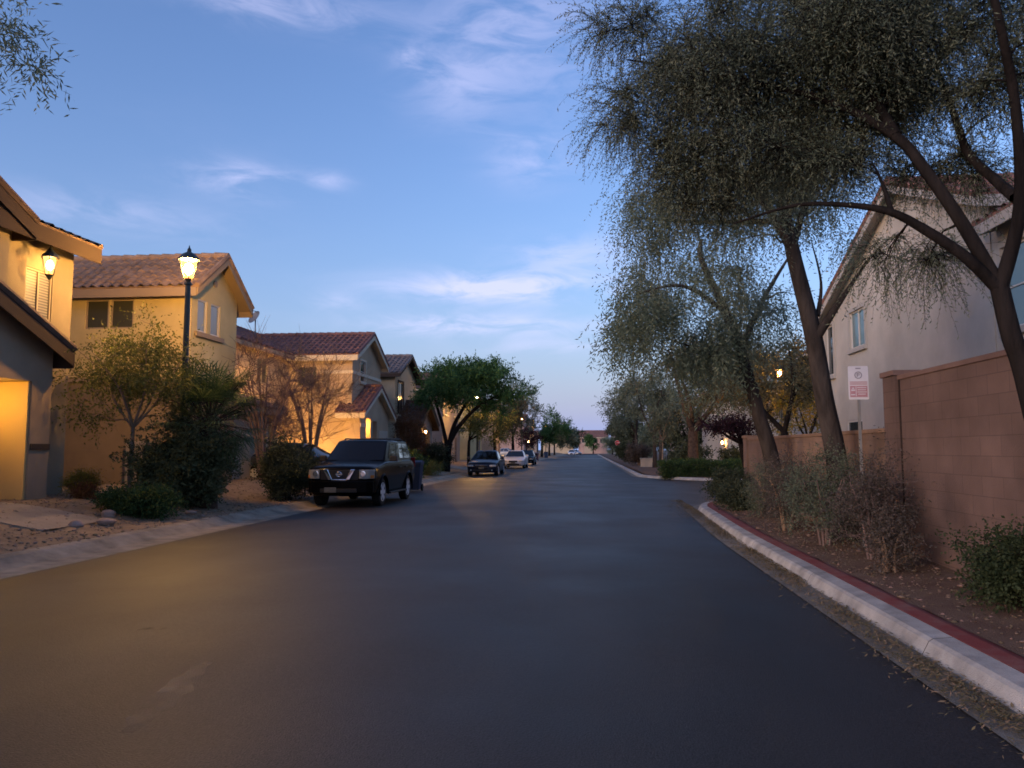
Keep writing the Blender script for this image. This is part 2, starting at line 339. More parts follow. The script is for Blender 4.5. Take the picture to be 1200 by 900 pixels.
kerb(lp, mat('rolled_kerb_concrete', (0.28, 0.235, 0.18), 0.9, 0.2, 0.42, 2.2, 0.5, 80, detail=12), 'rolled_kerb', lprof)
# yards
ys = list(np.linspace(-12, 30, 85)) + list(np.linspace(31, 60, 30)) + list(np.linspace(66, 262, 20))
struct('left_yard', grid_mesh(list(np.linspace(-7.62, -11.4, 17)) + [-12.5, -16, -24, -40], ys, gz, 0.012), M['soil'], smooth=True)
# right soil: strip polygon inside the kerb, wall side
def soil_z(x, y): return 0.135 + 0.05 * sstep((x - kerb_x(y) - 0.4) / 1.0)
mb = MB(); ny = list(np.linspace(-12, 19, 60)); nx = 9
for y in ny:
    k = float(kerb_x(y)) + 0.42
    for i in range(nx):
        x = k + (8.0 - k) * (i / (nx - 1)) ** 1.5; mb.v.append((x, y, float(soil_z(x, y)) + rng.normal(0, 0.01)))
mb.f = [(j * nx + i, j * nx + i + 1, (j + 1) * nx + i + 1, (j + 1) * nx + i) for j in range(len(ny) - 1) for i in range(nx - 1)]
struct('right_soil', mb, M['soil_right'], smooth=True)
arc = [(7.66 - 4.58 * math.cos(a), 19 + 4.58 * math.sin(a), 0.14) for a in np.linspace(0, PI / 2, 14)]
struct('corner_soil', MB().quad(*(arc + [(60, 23.58, 0.14), (60, 19, 0.15), (8.0, 19, 0.18)])), M['soil_right'])
struct('right_lots', MB().quad((8.0, -12, 0.17), (60, -12, 0.17), (60, 19, 0.15), (8.0, 19, 0.17)), M['soil_right'])
arc2 = [(10.7 - 7.58 * math.sin(a), 44 - 7.58 * math.cos(a), 0.142) for a in np.linspace(0, PI / 2, 14)]
struct('far_soil', MB().quad(*([(60, 36.42, 0.142)] + arc2 + [(3.12, 262, 0.142), (60, 262, 0.142)])), M['soil_right'])
# concrete slabs following the yard slope
def slab(name, x0, x1, y0, y1, m=None, skew=0.0):
    xs = np.linspace(x0, x1, 10); mb = grid_mesh(xs, np.linspace(y0, y1, 4), lambda x, y: gz(x, y) + 0.02)
    mb.v = [(x, y + skew * (x - x0), z) for x, y, z in mb.v]
    # edge skirt
    n = len(xs)
    for row in (0, 3):
        for i in range(n - 1):
            a, b = mb.v[row * n + i], mb.v[row * n + i + 1]; mb.quad(a, b, (b[0], b[1], b[2] - .08), (a[0], a[1], a[2] - .08))
    return struct(name, mb, m or M['concrete_warm'])
slab('footpath', -8.75, -11.95, 11.7, 13.5)
slab('driveway', -7.86, -14.6, 31.0, 36.0)
slab('driveway', -7.86, -13.0, 41.3, 45.2)
slab('driveway', -7.86, -12.0, 51.5, 55.5)
slab('driveway', -7.86, -12.0, 64, 70); slab('driveway', -7.86, -12.0, 84, 92); slab('driveway', -7.86, -12.0, 106, 114)
# a concrete valley gutter across the road far off, the cross road at the end
struct('cross_gutter', MB().quad((-7.2, 126, .045), (2.7, 126, .045), (2.7, 129, .045), (-7.2, 129, .045)), M['concrete'])
struct('cross_road', MB().quad((-120, 240, .15), (120, 240, .15), (120, 262, .15), (-120, 262, .15)), M['asphalt'])
# old patch and oil stain on the asphalt
def worn(m, scale, lo, hi):
    nt = m.node_tree; N = nt.nodes; L = nt.links; n = N.new('ShaderNodeTexNoise'); n.inputs['Scale'].default_value = scale; n.inputs['Detail'].default_value = 8
    tc = N.new('ShaderNodeTexCoord'); L.new(tc.outputs['Object'], n.inputs['Vector']); r = N.new('ShaderNodeMapRange'); r.inputs[1].default_value = lo; r.inputs[2].default_value = hi
    L.new(n.outputs['Fac'], r.inputs[0]); L.new(r.outputs[0], N['Principled BSDF'].inputs['Alpha']); return m
pm = worn(mat('worn_asphalt', (0.085, 0.078, 0.07), 0.5, 0.4, 0.25, 6, 0.3, 90), 6, .36, .85)
def rz(x): return 0.035 - 0.035 * ((x + 2.4) / 4.7) ** 2
def blob_sheet(name, pts, w, m):
    """a worn streak: an uneven ribbon lying on the road"""
    n = len(pts); up = []; dn = []
    for i, (x, y) in enumerate(pts):
        ww = w * (0.35 + math.sin(PI * (i + .5) / n)) * random.uniform(.75, 1.2)
        up.append((x - ww, y, rz(x - ww) + .004)); dn.append((x + ww, y, rz(x + ww) + .004))
    mb = MB()
    for i in range(n - 1): mb.quad(up[i], up[i + 1], dn[i + 1], dn[i])
    return struct(name, mb, m)
blob_sheet('road_scuff', [(-2.40 - 0.018 * i + .015 * math.sin(i * 2), 3.9 + .10 * i) for i in range(14)], 0.085, pm)
stain = worn(mat('oil_stain', (0.012, 0.011, 0.011), 0.9, 0.1), 10, .40, 1.0)
blob_sheet('road_stain', [(-3.62 + .02 * i, 6.0 + .05 * i) for i in range(5)], 0.07, stain)

# ------------------------------------------------------------------ loose stuff
def scatter(name, pts, size, m, flat=0.5):
    """small angular stones: distorted octahedra"""
    n = len(pts); pts = np.asarray(pts)
    base = np.array([(1, 0, 0), (0, 1, 0), (-1, 0, 0), (0, -1, 0), (0, 0, .7), (0, 0, -.5)])
    s = size * rng.lognormal(0, .45, (n, 1, 1)); V = base[None] * s * rng.uniform(.6, 1.3, (n, 6, 3)); a = rng.uniform(0, 6.28, n)
    c, q = np.cos(a)[:, None], np.sin(a)[:, None]; X = V[..., 0] * c - V[..., 1] * q; Y = V[..., 0] * q + V[..., 1] * c
    V = np.stack([X, Y, V[..., 2] * flat * 1.4], -1) + pts[:, None, :]
    f = np.array([(0, 1, 4), (1, 2, 4), (2, 3, 4), (3, 0, 4), (1, 0, 5), (2, 1, 5), (3, 2, 5), (0, 3, 5)])
    FF = (f[None] + (np.arange(n) * 6)[:, None, None]).reshape(-1, 3)
    return tag(np_mesh(name, V.reshape(-1, 3), FF, m), kind='stuff')
def np_mesh(name, V, Fq, m, parent=None, base=None, smooth=False):
    me = bpy.data.meshes.new(name); k = Fq.shape[1]
    off = np.zeros(3)
    if parent is not None: off = np.array(ROOT[parent.name])
    if base is not None: off = np.array(base)
    V = (V - off).astype(np.float32)
    me.vertices.add(len(V)); me.vertices.foreach_set('co', V.ravel())
    me.loops.add(Fq.size); me.loops.foreach_set('vertex_index', Fq.ravel().astype(np.int32))
    me.polygons.add(len(Fq)); me.polygons.foreach_set('loop_start', np.arange(0, Fq.size, k, dtype=np.int32)); me.polygons.foreach_set('loop_total', np.full(len(Fq), k, np.int32))
    if smooth: me.polygons.foreach_set('use_smooth', np.ones(len(Fq), bool))
    me.update(calc_edges=True); me.validate()
    return link(name, me, m, parent, base=base, off=off if parent is not None else None)
n = 6500
x = rng.uniform(-11.8, -7.55, n); y = rng.uniform(8, 34, n) ** 1.0
scatter('gravel', np.stack([x, y, gz(x, y) + .012], 1), 0.022, M['stone'])
n = 3000
y = rng.uniform(3, 22, n); x = kerb_x(y) + rng.uniform(.45, 1.55, n)
scatter('right_gravel', np.stack([x, y, soil_z(x, y) + .008], 1), 0.014, mat('brown_stone', (0.17, 0.12, 0.09), 0.9, 0.1, island=0.4))
# dry leaf litter in the right gutter
def litter(name, P, ln, m):
    n = len(P); a = rng.uniform(0, 6.28, n); l = ln * rng.uniform(.5, 1.5, n); w = l * rng.uniform(.12, .35, n)
    d = np.stack([np.cos(a) * l, np.sin(a) * l, rng.uniform(-.2, .5, n) * l], 1); s = np.stack([-np.sin(a) * w, np.cos(a) * w, rng.uniform(-.3, .3, n) * w], 1)
    V = np.stack([P - d / 2, P + s / 2, P + d / 2, P - s / 2], 1); return tag(np_mesh(name, V.reshape(-1, 3), np.arange(4 * n).reshape(-1, 4), m), kind='stuff')
ys_ = []; xs_ = []
for _ in range(21000):
    yy = 3.0 + 20 * random.random() ** 1.3
    dens = 0.5 + 0.5 * math.sin(yy * 2.1) * math.sin(yy * .77 + 1) + .25
    if random.random() < dens:
        off = -abs(random.gauss(0, .14)) - .01 - .10 * random.random() * (yy < 9); xs_.append(float(kerb_x(yy)) + off); ys_.append(yy)
for _ in range(1300):
    yy = random.uniform(17, 21.5); xs_.append(float(kerb_x(yy)) - .05 - abs(random.gauss(0, .3))); ys_.append(yy)
P = np.stack([xs_, ys_, np.full(len(xs_), .03) + rng.uniform(0, .022, len(xs_))], 1)
litter('leaf_litter', P, 0.04, M['litter'])
n = 1300; y = rng.uniform(3, 20, n); x = kerb_x(y) + rng.uniform(.5, 1.6, n)
litter('soil_litter', np.stack([x, y, soil_z(x, y) + .02], 1), .045, M['litter'])
n = 1500; y = rng.uniform(9, 24, n); x = -rng.uniform(7.9, 11.4, n)
litter('yard_litter', np.stack([x, y, gz(x, y) + .02], 1), .06, M['litter'])

# ------------------------------------------------------------------ block walls
def wall_run(name, label, x, t, y0, y1, z1, m, capm, piers=(), group=None, ret=None):
    o = thing(name, label, 'wall', (x, y0, 0.0), group)
    mb = MB().box(x, x + t, y0, y1, 0.0, z1 - .06)
    if ret: mb.box(x + t, ret, y1 - t, y1, 0.0, z1 - .06)
    mb.build('wall_face', m, o)
    c = MB().box(x - .02, x + t + .02, y0, y1 + .02, z1 - .06, z1)
    if ret: c.box(x + t + .02, ret, y1 - t - .02, y1 + .02, z1 - .06, z1)
    c.build('coping', capm, o, bevel=.008)
    for py, pz in piers:
        p = MB().box(x - .05, x + t + .05, py - .2, py + .2, 0.0, pz).build('pier', m, o)
        MB().box(x - .08, x + t + .08, py - .23, py + .23, pz, pz + .07).build('pier_cap', capm, p, bevel=.008)
    return o
cap_pink = mat('pink_coping', (0.20, 0.13, 0.11), 0.9, 0.15, 0.15, 3, 0.4, 60); cap_tan = mat('tan_coping', (0.25, 0.16, 0.11), 0.9, 0.15, 0.15, 3, 0.4, 60)
wall_run('block_wall', 'tall pinkish brown block wall beside the near right kerb', 4.0, .2, -6, 10.36, 2.46, M['block_pink'], cap_pink, [(10.56, 2.46)])
MB().box(3.988, 4.004, 10.315, 10.345, .1, 2.40).build('joint_shadow', M['joint'], bpy.data.objects['block_wall'])  # proud strip coloured dark as the shade in the gap beside the pier
wall_run('block_wall', 'lower tan block wall between the street sign and the side street corner', 4.1, .2, 10.78, 20.5, 1.80, M['block_tan'], cap_tan, [(20.6, 1.80)], ret=16)
# ------------------------------------------------------------------ houses
def wall_panel(mb, o, u, Ln, H, ops=(), rev=0.09, apex=None):
    """vertical panel from o along unit u; outward normal (u.y,-u.x). ops = (u0,u1,z0,z1) absolute z. apex=(u,z) adds a gable"""
    O = Vector(o); u = Vector((u[0], u[1], 0)).normalized(); n = Vector((u.y, -u.x, 0)); z0 = O.z
    P = lambda a, z, d=0.0: (O.x + u.x * a - n.x * d, O.y + u.y * a - n.y * d, z)
    us = sorted({0.0, Ln} | {a for p in ops for a in p[:2]}); zs = sorted({z0, H} | {b for p in ops for b in p[2:]})
    for i in range(len(us) - 1):
        for j in range(len(zs) - 1):
            cu, cz = (us[i] + us[i + 1]) / 2, (zs[j] + zs[j + 1]) / 2
            if any(p[0] < cu < p[1] and p[2] < cz < p[3] for p in ops): continue
            mb.quad(P(us[i], zs[j]), P(us[i + 1], zs[j]), P(us[i + 1], zs[j + 1]), P(us[i], zs[j + 1]))
    for a, b, c, d in ops:
        for q in ((a, c, b, c), (b, c, b, d), (b, d, a, d), (a, d, a, c)):
            mb.quad(P(q[0], q[1]), P(q[2], q[3]), P(q[2], q[3], rev), P(q[0], q[1], rev))
    if apex: mb.quad(P(0, H), P(Ln, H), P(apex[0], apex[1]))

def obox(mb, o, u, a0, a1, z0, z1, d0, d1):
    """box in a wall's own frame: along u, height, depth outwards d0..d1"""
    O = Vector(o); u = Vector((u[0], u[1], 0)).normalized(); n = Vector((u.y, -u.x, 0))
    P = lambda a, d, z: (O.x + u.x * a + n.x * d, O.y + u.y * a + n.y * d, z)
    return mb.add([P(a0, d0, z0), P(a1, d0, z0), P(a1, d1, z0), P(a0, d1, z0), P(a0, d0, z1), P(a1, d0, z1), P(a1, d1, z1), P(a0, d1, z1)],
                  [(3, 2, 1, 0), (4, 5, 6, 7), (0, 1, 5, 4), (1, 2, 6, 5), (2, 3, 7, 6), (3, 0, 4, 7)])

def window(root, o, u, op, fm='frame_white', gm='glass', mull=1, sill=None, bars=0, trim=None):
    a0, a1, z0, z1 = op; t = .045
    fr = MB()
    for q in ((a0, a1, z0, z0 + t), (a0, a1, z1 - t, z1), (a0, a0 + t, z0 + t, z1 - t), (a1 - t, a1, z0 + t, z1 - t)): obox(fr, o, u, *q, -.08, -.02)
    for k in range(1, mull + 1):
        c = a0 + (a1 - a0) * k / (mull + 1); obox(fr, o, u, c - .022, c + .022, z0 + t, z1 - t, -.078, -.022)
    for k in range(1, bars + 1):
        c = z0 + (z1 - z0) * k / (bars + 1); obox(fr, o, u, a0 + t, a1 - t, c - .015, c + .015, -.076, -.024)
    f = fr.build('window', M[fm], root)
    pn = MB(); obox(pn, o, u, a0 + .01, a1 - .01, z0 + .01, z1 - .01, -.07, -.05); pn.build('pane', M[gm], f)
    if sill:
        s = MB(); obox(s, o, u, a0 - .1, a1 + .1, z0 - .13, z0 - .002, -.06, .09); s.build('sill', M[sill], f, bevel=.01)
    if trim:
        s = MB(); w = .11
        for q in ((a0 - w, a1 + w, z1, z1 + w), (a0 - w, a0, z0, z1), (a1, a1 + w, z0, z1)): obox(s, o, u, *q, 0.002, .04)
        s.build('window_trim', M[trim], f)
    return f

def tile_grid(mb, e0, e1, r0, r1, res=6, tw=0.30, course=0.40):
    """barrel tile surface between eave e0-e1 and ridge r0-r1"""
    e0, e1, r0, r1 = map(Vector, (e0, e1, r0, r1)); L = (e1 - e0).length; S = max((r0 - e0).length, (r1 - e1).length)
    nu = max(1, round(L / tw)) * res; nv = max(1, round(S / course))
    nrm = (e1 - e0).cross(r0 - e0 if (r0 - e0).length > .01 else r1 - e1).normalized()
    if nrm.z < 0: nrm = -nrm
    rows = []
    for k in range(nv): rows += [(k / nv, .035), ((k + .97) / nv, .0)]
    rows.append((1, 0.0)); o = len(mb.v); vs = []
    jit = rng.normal(0, .006, (nu // res + 1, nv + 1))
    for ri, (v, lift) in enumerate(rows):
        a = e0.lerp(r0, v); b = e1.lerp(r1, v)
        for i in range(nu + 1):
            ph = (i % res) / res; h = .062 * math.sin(PI * min(1, ph * 1.45)) if ph < .69 else -.012 * math.sin(PI * (ph - .69) / .31)
            p = a.lerp(b, i / nu) + nrm * (h + lift + jit[min(i // res, nu // res - 1), ri // 2]); vs.append(p)
    w = nu + 1
    mb.add(vs, [(j * w + i, j * w + i + 1, (j + 1) * w + i + 1, (j + 1) * w + i) for j in range(len(rows) - 1) for i in range(nu)])
    # open eave ends closed down to the deck
    d = nrm * -.05; mb.add([e0 + d, e1 + d] + [vs[0], vs[nu]], [(0, 1, 3, 2)])

def gable_roof(root, axis, x0, x1, y0, y1, ez, rz_, ov, tm, fm, rake=.3, ridge=None, res=6, fdepth=.2, sides=(1, 1)):
    """gable roof over a rectangle, ridge along axis 'x' or 'y'; ov = eave overhang, rake = gable overhang, ez = top of the wall.
    sides: which of the two slopes to lay"""
    def W(a, b, z): return (a, b, z) if axis == 'x' else (b, a, z)
    if axis == 'x': a0, a1, b0, b1 = x0, x1, y0, y1
    else: a0, a1, b0, b1 = y0, y1, x0, x1
    a0 -= rake; a1 += rake; c = ridge if ridge is not None else (b0 + b1) / 2
    roof = MB(); fas = MB(); th = .10
    for k, (bw, sgn) in enumerate(((b0, -1), (b1, 1))):
        if not sides[k]: continue
        sl = (rz_ - ez) / abs(c - bw); be = bw + sgn * ov; ze = ez - sl * ov
        tile_grid(roof, W(a0, be, ze + th), W(a1, be, ze + th), W(a0, c, rz_ + th), W(a1, c, rz_ + th), res)
        # deck (soffit) as a thin slab under the tiles
        v = [W(a0 + .01, be, ze), W(a1 - .01, be, ze), W(a1 - .01, c, rz_), W(a0 + .01, c, rz_)]
        v2 = [(p[0], p[1], p[2] + th - .03) for p in v]
        fas.add(v + v2, [(0, 1, 2, 3), (4, 5, 6, 7), (0, 1, 5, 4), (1, 2, 6, 5), (3, 0, 4, 7)])
        # eave fascia board
        q = [W(a0, be, 0), W(a1, be + sgn * .03, 0)]
        fas.box(min(q[0][0], q[1][0]), max(q[0][0], q[1][0]), min(q[0][1], q[1][1]), max(q[0][1], q[1][1]), ze - fdepth + .06, ze + .07)
        # rake boards
        for aa, s2 in ((a0, -1), (a1, 1)):
            pr = [W(aa, be, ze - fdepth + .09), W(aa, be, ze + .08), W(aa, c, rz_ + .08), W(aa, c, rz_ - fdepth + .09)]
            fas.prism(pr, W(s2 * .03, 0, 0))
            # verge tiles
            pts = [Vector(W(aa + s2 * .0, be + (c - be) * t, ze + (rz_ - ze) * t + th + .03)) for t in np.linspace(0, 1, 9)]
            roof.tube(pts, [.085] * 9, 6)
    n = max(2, round((a1 - a0) / .42))
    for k in range(n):
        p0, p1 = a0 + (a1 - a0) * k / n, a0 + (a1 - a0) * (k + 1.06) / n
        roof.tube([W(p0, c, rz_ + th + .05), W(min(p1, a1 + .02), c, rz_ + th + .035)], [.125, .105], 8)
    roof.build('roof', M[tm], root); fas.build('fascia', M[fm], root)
    return roof

def block(root, x0, x1, y0, y1, zb, ez, wm, axis=None, rz_=None, ridge=None, east=(), south=(), west=(), north=(), rev=.09, faces='ESWN', name='wall'):
    mb = MB(); ap = {}
    if axis == 'x': r = (ridge if ridge is not None else (y0 + y1) / 2); ap = {'E': (r - y0, rz_), 'W': (y1 - r, rz_)}
    elif axis == 'y': r = (ridge if ridge is not None else (x0 + x1) / 2); ap = {'S': (r - x0, rz_), 'N': (x1 - r, rz_)}
    if 'E' in faces: wall_panel(mb, (x1, y0, zb), (0, 1), y1 - y0, ez, east, rev, ap.get('E'))
    if 'S' in faces: wall_panel(mb, (x0, y0, zb), (1, 0), x1 - x0, ez, south, rev, ap.get('S'))
    if 'W' in faces: wall_panel(mb, (x0, y1, zb), (0, -1), y1 - y0, ez, west, rev, ap.get('W'))
    if 'N' in faces: wall_panel(mb, (x1, y1, zb), (-1, 0), x1 - x0, ez, north, rev, ap.get('N'))
    return mb.build(name, M[wm], root)

def band(root, o, u, a0, a1, z0, z1, m, name='trim_band', d=.035):
    mb = MB(); obox(mb, o, u, a0, a1, z0, z1, .002, d); return mb.build(name, M[m], root)

def wall_lantern(name, label, loc, n, s=1.0, bm='bulb', drop=0.0, group=None, hang=False):
    """carriage lantern: tapered glass body under a cap; on a wall bracket or hung from above"""
    o = thing(name, label, 'lantern', loc, group); x, y, z = loc
    g = MB().lathe([(.050 * s, -.13 * s), (.095 * s, .10 * s)], loc, 6, cap=False); g.build('glass', M['glow_glass'], o)
    MB().lathe([(.012 * s, -.07 * s), (.036 * s, -.04 * s), (.045 * s, 0), (.036 * s, .04 * s), (.012 * s, .07 * s)], loc, 10).build('bulb', M[bm], o, smooth=True)
    fr = MB()
    for k in range(6):
        a = 2 * PI * k / 6
        fr.tube([(x + .052 * s * math.cos(a), y + .052 * s * math.sin(a), z - .135 * s), (x + .099 * s * math.cos(a), y + .099 * s * math.sin(a), z + .105 * s)], .007 * s, 4)
    fr.lathe([(.115 * s, .10 * s), (.10 * s, .14 * s), (.04 * s, .20 * s), (.015 * s, .25 * s)], loc, 12)
    fr.lathe([(.012 * s, -.20 * s), (.03 * s, -.17 * s), (.06 * s, -.13 * s)], loc, 8)
    if hang: fr.tube([(x, y, z + .24 * s), (x, y, z + drop)], .012, 6); fr.lathe([(.05, drop - .03), (.05, drop)], loc, 10)
    else:
        fr.tube([(x, y, z + .22 * s), (x - n[0] * .08 * s, y - n[1] * .08 * s, z + .27 * s), (x - n[0] * .17 * s, y - n[1] * .17 * s, z + .12 * s)], .012 * s, 6)
        fr.lathe([(.05 * s, 0), (.05 * s, .02 * s)], (x - n[0] * .19 * s, y, z + .12 * s), 10, axis='x' if n[0] else 'y')
    fr.build('lantern_frame', M['iron'], o)
    return o

# ---- house 1, nearest on the left
h1 = thing('house', 'nearest pinkish stucco house on the left with a glowing entry alcove', 'house', (-13, 12, .5))
W1 = (15.12, 15.95, 4.36, 5.44); S = (0, 1)
block(h1, -24, -12, 3.0, 16.62, .4, 6.35, 'stucco_pinkish', east=[(W1[0] - 3, W1[1] - 3, W1[2], W1[3])])
window(h1, (-12, 3, .4), S, (W1[0] - 3, W1[1] - 3, W1[2], W1[3]), 'frame_tan', 'slats', 1, trim=None)
# main hip end: eave along the street
gable_roof(h1, 'y', -24, -12, 3.0, 16.62, 6.35, 8.6, .5, 'tile_brown', 'trim_brown', rake=.24, fdepth=.34)
block(h1, -18, -11.75, 6.3, 14.3, 3.4, 6.25, 'stucco_pinkish', 'x', 8.0, east=[], faces='ESN')
gable_roof(h1, 'x', -17, -11.75, 6.3, 14.3, 6.3, 8.1, .35, 'tile_brown', 'trim_brown', rake=.3, fdepth=.34)
# lower wing with the lit alcove
AL = (3.2, 6.45, .5, 2.88)     # opening along y from 8
block(h1, -15, -11.2, 8.0, 15.02, .4, 3.6, 'stucco_brown', 'x', 5.15, east=[AL], faces='ESN', rev=1.9)
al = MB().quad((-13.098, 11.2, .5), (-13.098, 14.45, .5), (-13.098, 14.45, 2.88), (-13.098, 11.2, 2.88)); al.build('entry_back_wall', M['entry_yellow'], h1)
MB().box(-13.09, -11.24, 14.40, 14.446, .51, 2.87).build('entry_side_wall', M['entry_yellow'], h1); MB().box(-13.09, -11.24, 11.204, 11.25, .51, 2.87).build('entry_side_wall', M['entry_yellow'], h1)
ed = MB().box(-13.09, -13.04, 12.1, 13.1, .5, 2.6).build('door', M['door_brown'], h1); MB().lathe([(.03, 0), (.03, .05)], (-13.04, 13.0, 1.5), 8, axis='x').build('handle', M['steel'], ed)
gable_roof(h1, 'x', -15, -11.2, 8.0, 15.02, 3.6, 5.1, .22, 'tile_brown', 'trim_brown', rake=.3, fdepth=.34)
band(h1, (-11.2, 8, .4), S, 6.47, 7.01, 1.5, 1.62, 'trim_brown')
wall_lantern('reflection_lantern', 'lantern added in place of the lamp reflected in the nearest upstairs window', (-11.64, 15.36, 5.50), (1, 0), 1.6, 'bulb', .6, hang=True)  # solid lantern added where the window glass mirrors the street lamp
wall_lantern('assumed_porch_light', 'lit ceiling lantern assumed inside the yellow entry alcove at far left', (-12.0, 13.6, 2.45), (1, 0), .9, 'bulb_entry', .42, hang=True)  # fixture assumed from the glow of the alcove

# ---- house 2, yellow lit gable
h2 = thing('house', 'yellow lamplit stucco house with a tan tiled gable behind the street lamp', 'house', (-15, 22.5, .5))
wA = (.38, 1.90, 5.02, 6.10)
e_op = [(.36, .92, 5.0, 5.98), (1.16, 1.74, 5.0, 5.98)]
s_op = [(6.72, 7.44, 5.05, 5.92), (7.50, 8.22, 5.05, 5.92)]
block(h2, -21.5, -11.5, 21.1, 24.0, .4, 3.55, 'stucco_shaded')  # lower storey coloured darker to stand for shade on the yellow wall
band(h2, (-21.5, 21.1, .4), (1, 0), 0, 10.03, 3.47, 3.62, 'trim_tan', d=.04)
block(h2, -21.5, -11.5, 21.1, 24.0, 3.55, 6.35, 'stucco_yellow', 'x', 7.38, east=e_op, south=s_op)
for op in e_op: window(h2, (-11.5, 21.1, .4), S, op, 'frame_white', 'curtain', 0)
band(h2, (-11.5, 21.1, .4), S, .2, 1.9, 4.84, 4.98, 'trim_tan', 'sill', .09)
for op in s_op[:2]: window(h2, (-21.5, 21.1, .4), (1, 0), op, 'frame_tan', 'screen', 0)
vt = MB(); vt.lathe([(.11, 0), (.11, .04), (.08, .045)], (-11.5, 22.45, 6.62), 16, axis='x'); vt.build('gable_vent', M['trim_tan'], h2)
gable_roof(h2, 'x', -21.5, -11.5, 21.1, 24.0, 6.35, 7.38, .38, 'tile_tan', 'trim_tan', rake=.35, fdepth=.24)
block(h2, -21.5, -14.8, 24.0, 29.0, .4, 5.6, 'stucco_yellow', faces='EN')
gable_roof(h2, 'y', -21.5, -14.8, 24.3, 29.0, 5.6, 7.0, .4, 'tile_tan', 'trim_tan', rake=.2)
block(h2, -13.6, -11.9, 24.0, 28.6, .4, 3.0, 'stucco_yellow', faces='SEN', east=[(.7, 3.9, .5, 2.7)], name='garage_wall')
gd = MB().box(-12.02, -11.98, 24.7, 27.9, .5, 2.7).build('garage_door', M['garage_door'], h2)
gable_roof(h2, 'y', -15.3, -11.9, 24.0, 28.6, 3.0, 3.9, .3, 'tile_tan', 'trim_tan', rake=.1, ridge=-14.9, sides=(0, 1))
wall_lantern('wall_lantern', 'unseen lit lantern assumed on the far side of the yellow house garage', (-13.0, 28.86, 2.45), (0, 1), 1.5, 'assumed_side_lamp')  # unseen lamp, assumed and added to light the peach house wall
# electric meter cabinet on the south wall
MB().box(-13.2, -12.55, 20.86, 21.096, .45, 1.75).build('meter_cabinet', M['stucco_taupe'], h2, bevel=.02)
gl = wall_lantern('assumed_garden_light', 'low lit garden lantern assumed beside the peach house driveway, unseen behind the SUV', (-12.75, 34.6, 1.22), (1, 0), 1.0, 'assumed_garden_lamp')  # hidden lantern added as the assumed source of the glow on the peach wall
MB().lathe([(.07, 0), (.07, .04), (.03, .07), (.03, .62), (.05, .64), (.05, .66)], (-12.75, 34.6, .42), 10).build('post', M['iron'], gl)

# ---- house 3, peach with maroon tiles
h3 = thing('house', 'peach stucco house with maroon tiles, a satellite dish and a glowing doorway', 'house', (-14, 39, .5))
block(h3, -15.2, -11.5, 36.5, 41.6, .4, 6.2, 'stucco_peach', 'x', 7.42, east=[(1.25, 2.15, 4.95, 6.0)], south=[(.9, 1.9, 4.6, 5.6)])
window(h3, (-11.5, 36.5, .4), S, (1.25, 2.15, 4.95, 6.0), 'frame_white', 'glass', 0, sill='trim_cream', bars=1, trim='trim_cream')
window(h3, (-15.2, 36.5, .4), (1, 0), (.9, 1.9, 4.6, 5.6), 'frame_tan', 'screen', 0)
gable_roof(h3, 'x', -17.6, -11.5, 36.5, 41.6, 6.2, 7.42, .35, 'tile_maroon', 'trim_cream', rake=.35, fdepth=.26)
band(h3, (-11.5, 36.5, .4), S, -.03, 5.12, 5.22, 5.38, 'trim_cream', d=.05)
band(h3, (-13.2, 36.5, .4), (1, 0), 0.1, 1.747, 5.22, 5.38, 'trim_cream', d=.05)
block(h3, -22, -14.7, 30.6, 46.0, .4, 6.15, 'stucco_peach', 'y', 7.75, east=[(2.2, 3.3, 4.5, 5.6)])
window(h3, (-14.7, 30.6, .4), S, (2.2, 3.3, 4.5, 5.6), 'frame_tan', 'screen', 1)
gable_roof(h3, 'y', -22, -14.7, 30.6, 46.0, 6.15, 7.75, .4, 'tile_maroon', 'trim_tan', rake=.3)
# entry wing
eop = [(.95, 1.75, .5, 3.05), (2.15, 2.95, .5, 2.95)]
block(h3, -11.6, -10.9, 35.95, 41.2, .4, 3.35, 'stucco_peach', 'x', 4.62, east=[eop[0], eop[1]], faces='ESN', rev=.65)
gable_roof(h3, 'x', -11.7, -10.9, 35.95, 41.2, 3.35, 4.62, .35, 'tile_maroon', 'trim_cream', rake=.3, fdepth=.24)
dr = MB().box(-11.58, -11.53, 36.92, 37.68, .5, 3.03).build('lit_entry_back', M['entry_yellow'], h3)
dr = MB().box(-11.58, -11.53, 38.12, 38.88, .5, 2.93).build('door', M['door_brown'], h3)
band(h3, (-10.9, 35.95, .4), S, -.02, .85, 2.6, 2.78, 'trim_cream', d=.05)
gd3 = MB(); 
for k in range(4): gd3.box(-10.89, -10.86, 39.2, 40.9, .52 + k * .5, 1.0 + k * .5)
gd3.build('garage_door', M['garage_door'], h3)
for k, zz in enumerate((2.82,)):
    wall_lantern('assumed_porch_light', 'small assumed entry light glowing in the bright doorway of the peach house', (-11.28, 37.3, zz - .12), (1, 0), .7, 'lampfar', .3, hang=True)  # lamp assumed as the source of the bright doorway
